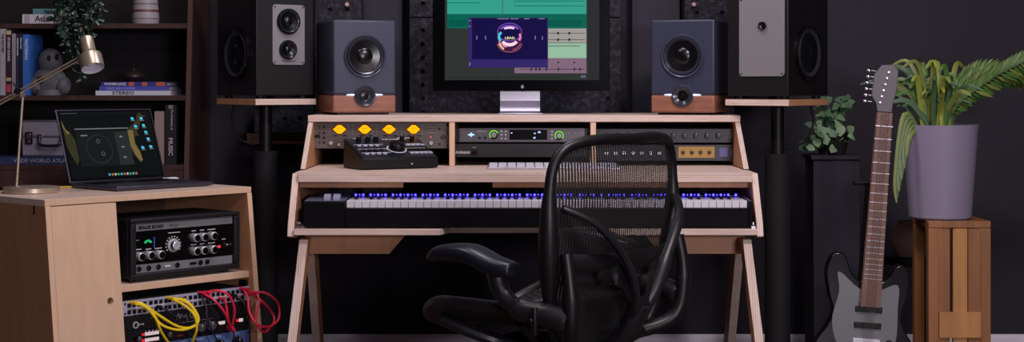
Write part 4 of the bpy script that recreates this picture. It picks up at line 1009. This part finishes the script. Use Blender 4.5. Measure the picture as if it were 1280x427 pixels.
for i, vn in enumerate(vines):
    ys = [5.64]+[5.50-.05*random.random() for _ in vn[1:]]
    if len(vn) > 3: ys[1] = 5.56
    cv = catmull([P(a, b, y) for (a, b), y in zip(vn, ys)], 7)
    st_.tube(cv, .0016, LF[2], 5)
    for j, c in enumerate(cv[3:]):
        for q in range(2 if c.z > 1.15 else 1):
            d = Vector((random.uniform(-1, 1), random.uniform(-1, .3), random.uniform(-1, .5)))
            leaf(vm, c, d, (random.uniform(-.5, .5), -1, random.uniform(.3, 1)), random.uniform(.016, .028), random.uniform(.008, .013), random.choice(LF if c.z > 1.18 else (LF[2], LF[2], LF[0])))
st_.obj('stems', TP); vm.obj('foliage', TP, smooth=60)

# ------------------------------------------------------------------ office chair
CH = thing('office_chair', 'black mesh office chair with padded arms in front of the desk', 'chair', (.069, 4.097, 0), R(53.13))
CBK = mat('chair_black', (19, 18, 20), .42); CBK2 = mat('chair_graphite', (30, 29, 33), .4); PAD = mat('arm_pad_vinyl', (26, 27, 38), .36)
MESH = bpy.data.materials.new('chair_mesh'); MESH.use_nodes = True
nt = MESH.node_tree; bs = nt.nodes['Principled BSDF']; bs.inputs['Base Color'].default_value = srgb(30, 27, 28); bs.inputs['Roughness'].default_value = .6
tc = nt.nodes.new('ShaderNodeTexCoord'); sp = nt.nodes.new('ShaderNodeSeparateXYZ'); nt.links.new(tc.outputs['Object'], sp.inputs[0])
def sines(axis_out, per):
    a = nt.nodes.new('ShaderNodeMath'); a.operation = 'MULTIPLY'; a.inputs[1].default_value = 2*math.pi/per
    b = nt.nodes.new('ShaderNodeMath'); b.operation = 'SINE'; nt.links.new(axis_out, a.inputs[0]); nt.links.new(a.outputs[0], b.inputs[0]); return b.outputs[0]
s1 = sines(sp.outputs[0], .0088); s2 = sines(sp.outputs[2], .0040)
ga = nt.nodes.new('ShaderNodeMath'); ga.operation = 'GREATER_THAN'; ga.inputs[1].default_value = .35; nt.links.new(s1, ga.inputs[0])
gb = nt.nodes.new('ShaderNodeMath'); gb.operation = 'GREATER_THAN'; gb.inputs[1].default_value = -.45; nt.links.new(s2, gb.inputs[0])
mn = nt.nodes.new('ShaderNodeMath'); mn.operation = 'MULTIPLY'; nt.links.new(ga.outputs[0], mn.inputs[0]); nt.links.new(gb.outputs[0], mn.inputs[1])
iv = nt.nodes.new('ShaderNodeMath'); iv.operation = 'SUBTRACT'; iv.inputs[0].default_value = 1; nt.links.new(mn.outputs[0], iv.inputs[1])
nt.links.new(iv.outputs[0], bs.inputs['Alpha'])
# backrest outline in (x, z), surface y(x, z)
def by(x, z):
    f = (z-.40)/.50
    return -.235-.055*f+.045*math.sin(math.pi*min(max(f, 0), 1))*-.6+.055*(abs(x)/.28)**2.2
half = [(0, .893), (.10, .895), (.19, .889), (.245, .870), (.274, .828), (.285, .76), (.284, .68), (.275, .60), (.258, .52), (.235, .45), (.20, .40), (.12, .378), (0, .372)]
outl = half+[(-x, z) for x, z in half[-2:0:-1]]
oc = catmull([Vector((x, 0, z)) for x, z in outl], 5, True); oc = [Vector((p.x, by(p.x, p.z), p.z)) for p in oc]
m = MB(); rr = [.0135+(.012 if .48 < p.z < .78 and abs(p.x) > .2 else 0)*math.sin(math.pi*max(0, min(1, (p.z-.48)/.30))) for p in oc]
m.tube(oc, rr, CBK, 12, True, flat=1.0); m.obj('back_frame', CH)
# mesh sheet
m = MB(); nz_, nx_ = 26, 20
def hwz(z):
    pts = [(z_, x_) for x_, z_ in half]; 
    for (za, xa), (zb, xb) in zip(pts[1:-1], pts[2:]):
        if zb <= z <= za: return xa+(xb-xa)*(za-z)/(za-zb+1e-9)
    return .1
G = []
for k in range(nz_+1):
    z = .382+(.889-.382)*k/nz_; h_ = max(.08, hwz(min(z, .888)))-.004
    G.append([m.v((h_*(2*i/nx_-1), by(h_*(2*i/nx_-1), z), z)) for i in range(nx_+1)])
for k in range(nz_):
    for i in range(nx_): m.face([G[k][i], G[k][i+1], G[k+1][i+1], G[k+1][i]], MESH)
m.obj('back_mesh', CH, label='see-through woven mesh', smooth=60)
# rear support yoke and lumbar
m = MB()
for sg in (-1, 1):
    m.tube(catmull([(0, -.27, .42), (sg*.04, -.325, .50), (sg*.10, -.335, .60), (sg*.19, -.315, .69), (sg*.262, -.262, .735)]), [.020]*6+[.018]*6+[.015]*6+[.012]*6+[.010], CBK2, 10, flat=.7)
m.tube(catmull([(0, -.10, .36), (0, -.20, .36), (0, -.275, .40), (0, -.315, .48)]), .024, CBK2, 12, flat=1.3); m.obj('back_yoke', CH)
m = MB()
for sg in (-1, 1): m.tube(catmull([(sg*.02, -.322, .47), (sg*.055, -.318, .53), (sg*.10, -.305, .57), (sg*.15, -.285, .56)]), [.02]*4+[.028]*4+[.034]*4+[.026]*4+[.012][:1], CBK, 10, flat=.35, up=(0, 1, 0))
m.obj('sacral_pad', CH)
m = MB(); m.tube(catmull([(-.24, -.262, .60), (-.12, -.30, .595), (0, -.31, .595), (.12, -.30, .595), (.24, -.262, .60)]), .022, CBK, 10, flat=.4, up=(0, 1, 0)); m.obj('lumbar_bar', CH)
# seat
def sz(x, y): return .462+.02*(abs(x)/.25)**2-(.05*max(0, (y-.10)/.13)**2)-.012*math.cos(x/.25*1.2)+.03*max(0, (-.1-y)/.12)
sh = [(0, .232), (.12, .228), (.20, .205), (.245, .15), (.256, .05), (.25, -.06), (.235, -.15), (.19, -.205), (.08, -.215)]
so = sh+[(-x, y) for x, y in sh[::-1] if x > 0]
scv = catmull([Vector((x, y, 0)) for x, y in so], 5, True); scv = [Vector((p.x, p.y, sz(p.x, p.y))) for p in scv]
m = MB(); m.tube(scv, .0165, CBK2, 12, True); m.obj('seat_frame', CH)
m = MB(); c0 = m.v((0, 0, sz(0, 0)-.004)); prev = None; rings = []
for f in (.35, .7, .97):
    rings.append([m.v((p.x*f, p.y*f, sz(p.x*f, p.y*f)-.004)) for p in scv])
n = len(scv)
for i in range(n): m.face([c0, rings[0][i], rings[0][(i+1) % n]], MESH)
for a, b in ((0, 1), (1, 2)):
    for i in range(n): m.face([rings[a][i], rings[b][i], rings[b][(i+1) % n], rings[a][(i+1) % n]], MESH)
m.obj('seat_mesh', CH, smooth=60)
m = MB(); c0 = m.v((0, 0, .415)); rings = []
for f, dz in ((.5, -.045), (.85, -.040), (.985, -.016)): rings.append([m.v((p.x*f, p.y*f, sz(p.x*f, p.y*f)+dz)) for p in scv])
for i in range(n): m.face([c0, rings[0][i], rings[0][(i+1) % n]], CBK)
for a, b in ((0, 1), (1, 2)):
    for i in range(n): m.face([rings[a][i], rings[b][i], rings[b][(i+1) % n], rings[a][(i+1) % n]], CBK)
m.obj('seat_shell', CH, smooth=60)
# under-seat shells
m = MB()
for sg in (-1, 1): m.tube(catmull([(sg*.21, .15, .425), (sg*.19, .08, .40), (sg*.15, .02, .375), (sg*.06, 0, .355)]), .017, CBK2, 10, flat=1.2)
for sg in (-1, 1): m.tube(catmull([(sg*.24, -.12, .45), (sg*.17, -.10, .41), (sg*.06, -.06, .36)]), .016, CBK2, 10)
m.obj('seat_arms', CH)
m = MB(); m.box(-.08, .08, -.12, .10, .315, .372, CBK2); m.obj('tilt_mechanism', CH, bevel=.02, seg=4)
m = MB(); m.cyl((0, 0, .10), .028, .12, (0, 0, 1), CBK, 24); m.cyl((0, 0, .22), .018, .10, (0, 0, 1), STEEL, 20); m.obj('gas_column', CH)
for sg in (-1, 1):
    x = sg*.282
    if sg < 0: A0, A1, zf, zr = -.135, .122, .607, .583
    else: A0, A1, zf, zr = -.12, .13, .607, .59
    pts = catmull([(x, A1, zf-.012), (x-.0, A1-.035, zf), (x, A1-.12, zf+.002), (x, A0+.06, zr+.002), (x, A0, zr-.006)], 6)
    rad = [.018+.026*min(1, i/5)-(.004 if i > len(pts)-3 else 0) for i in range(len(pts))]
    m = MB()
    rings = []; segn = 16
    for i, p in enumerate(pts):
        f = i/(len(pts)-1); e = math.sin(math.pi*min(1, max(0, .08+.86*f)))**.35; wd_, hh = .047*e, .026*(.78+.35*f)*e
        rings.append([m.v((p.x+math.copysign(abs(math.cos(2*math.pi*k/segn))**.75, math.cos(2*math.pi*k/segn))*wd_, p.y, p.z+math.copysign(abs(math.sin(2*math.pi*k/segn))**.8, math.sin(2*math.pi*k/segn))*hh)) for k in range(segn)])
    for a, b in zip(rings, rings[1:]):
        for k in range(segn): m.face([a[k], a[(k+1) % segn], b[(k+1) % segn], b[k]], PAD)
    m.face(rings[0], PAD); m.face(rings[-1], PAD); o = m.obj('arm_pad', CH, smooth=50)
    sub = o.modifiers.new('s', 'SUBSURF'); sub.levels = 1; sub.render_levels = 2
    m = MB()
    m.tube(catmull([(x, -.075, zr-.012), (x, -.085, zr-.045), (x, -.110, zr-.078), (x, -.155, zr-.100), (x*.97, -.225, zr-.108), (x*.92, -.275, zr-.12)]), [.024]*8+[.022]*6+[.028]*6+[.030]*5+[.026]*1, CBK2, 14, flat=1.0)
    m.obj('arm_bracket', CH)
    m = MB(); m.cyl((x+sg*.024, -.205, zr-.118), .006, .012, (sg, 0, 0), BLACK, 10); m.box(x-.006+sg*.026, x+.006+sg*.026, -.218, -.205, zr-.155, zr-.085, CBK); m.obj('height_lever', CH, bevel=.003)
    m = MB(); m.tube(catmull([(x*.92, -.27, zr+.04), (x*.93, -.285, zr-.06), (x*.86, -.27, .42), (x*.55, -.20, .38), (x*.2, -.10, .36)]), [.016]*4+[.020]*13, CBK, 12); m.obj('back_upright', CH)
for k in range(5):
    a = 2*math.pi*k/5+.3; d = Vector((math.cos(a), math.sin(a), 0))
    m = MB(); m.tube([d*.02+Vector((0, 0, .115)), d*.16+Vector((0, 0, .105)), d*.30+Vector((0, 0, .078))], [.028, .022, .016], CBK2, 12, flat=.8); leg = m.obj('base_leg', CH)
    q = Vector((-d.y, d.x, 0)); m = MB()
    m.cyl(d*.30-q*.024+Vector((0, 0, .0285)), .028, .016, q, RUBBER, 20); m.cyl(d*.30+q*.008+Vector((0, 0, .0285)), .028, .016, q, RUBBER, 20); m.cyl(d*.30+Vector((0, 0, .028)), .007, .045, (0, 0, 1), STEEL, 10)
    m.obj('caster', leg)

# ------------------------------------------------------------------ electric guitar on its stand
GY = 4.85
gb_ = P(1078, 427, GY)
GU = thing('electric_guitar', 'black electric guitar with brown neck standing upright right of the desk', 'guitar', (P(1076, 400, GY).x, GY, .085))
lean = Matrix.Rotation(R(4.3), 4, 'Y')
gx = lambda p: lean @ p
half_b = [(0, .0), (-.10, .008), (-.155, .06), (-.160, .13), (-.125, .19), (-.108, .235), (-.125, .29), (-.138, .36), (-.120, .41), (-.085, .415), (-.06, .36), (-.03, .335), (.03, .335), (.055, .35), (.075, .385), (.105, .39), (.122, .35), (.118, .29), (.105, .235), (.122, .185), (.158, .13), (.155, .06), (.10, .008)]
cv = catmull([Vector((a, 0, b)) for a, b in half_b], 4, True)
m = MB(gx); m.prism([(p.x, p.z) for p in cv], 1, -.02, .02, BLACKG); GBODY = m.obj('body', GU, bevel=.004)
pg = catmull([Vector(p) for p in ((-.07, 0, .12), (-.11, 0, .20), (-.095, 0, .30), (-.10, 0, .36), (-.03, 0, .31), (.03, 0, .31), (.085, 0, .33), (.09, 0, .26), (.09, 0, .15), (.05, 0, .10))], 4, True)
m = MB(gx); m.prism([(p.x, p.z) for p in pg], 1, -.0235, -.0205, mat('pickguard', (120, 122, 124), .4)); m.obj('pickguard', GBODY)
NK = mat('maple_neck', (158, 120, 104), .4, noise=.15, nscale=8); FB = mat('neck_rosewood', (126, 92, 80), .5, noise=.15, nscale=10)
m = MB(gx); m.prism([(-.030, .27), (.030, .27), (.0225, .86), (-.0225, .86)], 1, -.042, -.024, NK); m.obj('neck', GU, bevel=.003)
m = MB(gx); m.prism([(-.031, .26), (.031, .26), (.0228, .86), (-.0228, .86)], 1, -.0475, -.0425, FB)
for i in range(20):
    z = .86-.60*(1-2**(-(i+1)/12))*1.25; 
    if z > .27: m.box(-.027, .027, -.0485, -.0475, z-.0008, z+.0008, STEEL)
m.obj('fingerboard', GU)
m = MB(gx); m.prism([(-.0225, .861), (.0225, .861), (.024, .885), (.032, .93), (.034, .99), (.018, 1.01), (-.018, 1.005), (-.040, .975), (-.044, .91), (-.028, .885)], 1, -.040, -.026, mat('headstock_grey', (96, 88, 92), .4)); HEAD = m.obj('headstock', GU, bevel=.002)
for i in range(6):
    z = .89+i*.019; m = MB(gx); m.cyl((-.040+.001*i, -.033, z), .003, -.014, (1, 0, 0), STEEL, 8); m.sph((-.060+.001*i, -.033, z), (.008, .004, .006), STEEL, 10, 6); m.nxt('tuning_peg', HEAD); m.cyl((-.018+i*.004, -.040, z), .003, .008, (0, -1, 0), STEEL, 8); m.obj('string_post', HEAD)
m = MB(gx)
for i in range(6): m.tube([(-.014+i*.0056, -.0505, .105), (-.011+i*.0044, -.0505, .86)], .0005, STEEL, 4)
m.obj('strings', GU)
for z in (.15, .20, .25): m = MB(gx); m.box(-.042, .042, -.030, -.0237, z-.009, z+.009, WHITEP if z < .2 else BLACK); m.obj('pickup', GBODY, bevel=.002)
m = MB(gx); m.box(-.04, .04, -.045, -.0205, .095, .110, STEEL); m.obj('bridge', GBODY, bevel=.002)
m = MB(gx)
for x, z in ((.07, .15), (.085, .11), (.10, .07)): m.cyl((x, -.0237, z), .010, .014, (0, -1, 0), BLACK, 16); m.nxt('tone_knob', GBODY)
GS = thing('guitar_stand', 'black tubular guitar stand holding the upright guitar', 'stand', (P(1076, 400, GY).x, GY, 0))
m = MB()
for sg in (-1, 1):
    m.tube(catmull([(0, .05, .30), (sg*.07, .0, .16), (sg*.17, -.12, .010)]), .008, BLACK, 8)
    m.tube(catmull([(sg*.05, .03, .12), (sg*.07, -.03, .072), (sg*.07, -.06, .075), (sg*.07, -.065, .11)]), .007, RUBBER, 8)
m.tube([(0, .05, .30), (0, .20, .01)], .008, BLACK, 8); m.obj('legs', GS)
m = MB(); m.tube([(0, .055, .28), (.035, .055, .72)], .008, BLACK, 8); m.tube(catmull([(-.012, .045, .72), (.035, .055, .72), (.085, .045, .72)]), .008, RUBBER, 8); m.obj('neck_post', GS)

# ------------------------------------------------------------------ plants at the right
# tall white planter on a wooden stand
PY = 5.0
pc = P(1177, 275, PY); s5 = F_PX/PY
WS = thing('wooden_plant_stand', 'tall brown wooden slatted stand under the white planter', 'stand', (pc.x+.03, PY, 0))
WD1 = mat('oak_brown', (150, 98, 56), .5, noise=.2, nscale=6, stretch=(6, 6, .6)); WD2 = mat('oak_light', (188, 132, 74), .5, noise=.2, nscale=6, stretch=(6, 6, .6))
hw = .098
m = MB(); m.box(-hw, hw, -hw, hw, .578, .600, WD1); m.obj('top_board', WS, bevel=.002)
for sx in (-1, 1):
    for sy in (-1, 1): m = MB(); m.box(sx*hw-.016*(sx > 0)*2+.0, sx*hw+.032*(sx < 0), sy*hw-.032*(sy > 0), sy*hw+.032*(sy < 0), 0, .5775, WD1); m.obj('leg', WS, bevel=.002)
for x, mm in ((-.055, WD1), (.0, WD2), (.048, WD1)): m = MB(); m.box(x-.020, x+.026, -hw+.004, -hw+.018, .20, .5775, mm); m.obj('slat', WS, bevel=.002)
m = MB(); m.box(-hw+.033, hw-.033, -hw+.001, -hw+.0035+.018-.02, .235, .315, WD2); m.box(-hw+.033, hw-.033, -hw-.006, -hw+.003, .235, .315, WD2); m.obj('front_rail', WS, bevel=.002)
WP = thing('planter', 'tall tapered white planter with yellow green leaves on the wooden stand', 'planter', (pc.x-.005, PY, .6005))
PW = mat('lilac_white_ceramic', (144, 134, 156), .5)
m = MB(); m.lathe([(0, 0), (.090, 0), (.098, .006), (.118, .285), (.120, .300), (.112, .300), (.108, .26), (0, .26)], (0, 0, 0), (0, 0, 1), PW, 40); m.obj('pot', WP)
m = MB(); m.cyl((0, 0, .262), .106, .008, (0, 0, 1), MATS['soil'], 24); m.obj('soil', WP)
YG = [mat('leaf_yellow', (140, 150, 60), .45), mat('leaf_green', (80, 116, 50), .45), mat('leaf_olive', (120, 132, 60), .45), mat('leaf_bluegreen', (70, 100, 66), .45)]
def strap(m, pts, w0, mm):
    cv = catmull(pts, 6); n = len(cv); L_ = []
    for i, p in enumerate(cv):
        t = (cv[min(i+1, n-1)]-cv[max(i-1, 0)]).normalized(); sd = t.cross(Vector((0, -1, .15))); sd = sd.normalized() if sd.length > 1e-3 else Vector((1, 0, 0))
        f = i/(n-1); w_ = w0*(math.sin(math.pi*min(.98, .12+.86*f))**.6); nn = sd.cross(t)
        L_.append([m.v(p-sd*w_), m.v(p+nn*w_*.25), m.v(p+sd*w_)])
    for a, b in zip(L_, L_[1:]): m.face([a[0], a[1], b[1], b[0]], mm); m.face([a[1], a[2], b[2], b[1]], mm)
m = MB()
for i in range(60):
    a = random.uniform(-math.pi, math.pi); r0 = random.uniform(0, .05); bx = math.cos(a)*r0-.01; byy = math.sin(a)*r0
    ex = random.gauss(-.035, .05); ey = random.gauss(0, .05); H = random.uniform(.10, .24)
    strap(m, [(bx, byy, .262), (bx+ex*.35, byy+ey*.4, .262+H*.55), (bx+ex*.8, byy+ey, .262+H), (bx+ex*1.35, byy+ey*1.4, .262+H*.93)], random.uniform(.006, .010), YG[0] if -.05 < ex < .0 and i % 2 else random.choice(YG[1:]))
for i in range(4):      # arching feathery fronds reaching right
    cv = catmull([(.0, 0, .262), (.05, .02*i-.02, .36+.015*i), (.13, .03*i-.04, .43+.012*i), (.24+.02*i, .04*i-.05, .475-.012*i+.02*(i == 0)), (.34, .05*i-.05, .46-.03*i+.04*(i == 0))], 9)
    m.tube(cv, .002, YG[3], 5)
    for j in range(5, len(cv)-1):
        t_ = (cv[j+1]-cv[j]).normalized()
        for sg in (-1, 1):
            L_ = .055*math.sin(math.pi*min(.97, .15+.85*(1-j/len(cv))))+.018
            d = (t_*.9+Vector((0, -.55*sg*random.uniform(.3, 1), sg*.75))).normalized()
            leaf(m, cv[j], d, (0, -1, .1), L_, .013, YG[1] if (i+j) % 3 else YG[2], .1)
for i in range(9):
    strap(m, [(-.07, -.05, .265), (-.10-.004*i, -.07, .285+.006*i), (-.122-.005*i, -.08, .25-.014*i), (-.128-.004*i, -.085, .20-.018*i)], .008, YG[3] if i % 2 else YG[2])
m.obj('foliage', WP, smooth=60)
# pale green plant on dark pedestal
QY = 5.45; qc = P(1040, 180, QY)
PE = thing('pedestal', 'slim dark pedestal under the pale green plant', 'stand', (qc.x, QY, 0))
m = MB(); m.box(-.095, .095, -.095, .095, 0, .02, BOARD); m.obj('plinth_foot', PE, bevel=.002)
m = MB(); m.box(-.08, .08, -.08, .08, .0205, .77, BOARD); m.obj('column', PE, bevel=.003)
m = MB(); m.box(-.09, .09, -.09, .09, .7705, .785, BOARD); m.obj('top_board', PE, bevel=.002)
PP = thing('potted_plant', 'small plant with round pale green leaves beside the right speaker', 'plant', (qc.x, QY, .7855))
m = MB(); m.lathe([(0, 0), (.045, 0), (.062, .07), (.064, .075), (.058, .075), (.054, .06), (0, .06)], (0, 0, 0), (0, 0, 1), BLACKM, 28); m.obj('pot', PP)
PG = [mat('pale_leaf', (150, 184, 142), .5), mat('pale_leaf_dark', (98, 132, 100), .5), mat('pale_leaf_mid', (116, 150, 112), .5)]
m = MB(); s_m = MB()
for i in range(84):
    low = i < 50
    c = Vector((random.gauss(-.018, .036), random.uniform(-.075, .04), random.gauss(.062, .026))) if low else Vector((random.gauss(.014, .026), random.uniform(-.03, .05), random.gauss(.145, .026)))
    d = Vector((random.uniform(-1, 1), random.uniform(-1, .2), random.uniform(-.2, .8)))
    leaf(m, c, d, (0, -1, .6), random.uniform(.030, .044), random.uniform(.028, .038), PG[0] if low and i % 3 else random.choice(PG[1:]), .12)
    s_m.tube([(c.x*.2, c.y*.2, .06), (c.x*.7, c.y*.7, c.z*.75), c], .0014, PG[1], 5)
s_m.obj('stems', PP); m.obj('foliage', PP, smooth=60)
# beige jar on a black stool behind the guitar
JY = 5.45; jc = P(1136, 318, JY)
ST = thing('stool', 'low black stool between the guitar and the wooden stand', 'stool', (jc.x, JY, 0)); zt = .430
m = MB(); m.cyl((0, 0, zt-.03), .085, .03, (0, 0, 1), BLACK, 32); m.obj('seat', ST, bevel=.004)
for k in range(4):
    a = R(45+90*k); m = MB(); m.tube([(math.cos(a)*.055, math.sin(a)*.055, zt-.031), (math.cos(a)*.085, math.sin(a)*.085, 0)], .012, BLACK, 10); m.obj('leg', ST)
JR = thing('jar', 'rounded beige ceramic jar on the black stool', 'jar', (jc.x, JY, zt+.0005))
m = MB(); m.lathe([(0, 0), (.045, 0), (.062, .03), (.066, .06), (.055, .095), (.038, .11), (.040, .122), (.034, .122), (.032, .1)], (0, 0, 0), (0, 0, 1), mat('beige_ceramic', (170, 140, 128), .6), 32); m.obj('body', JR)
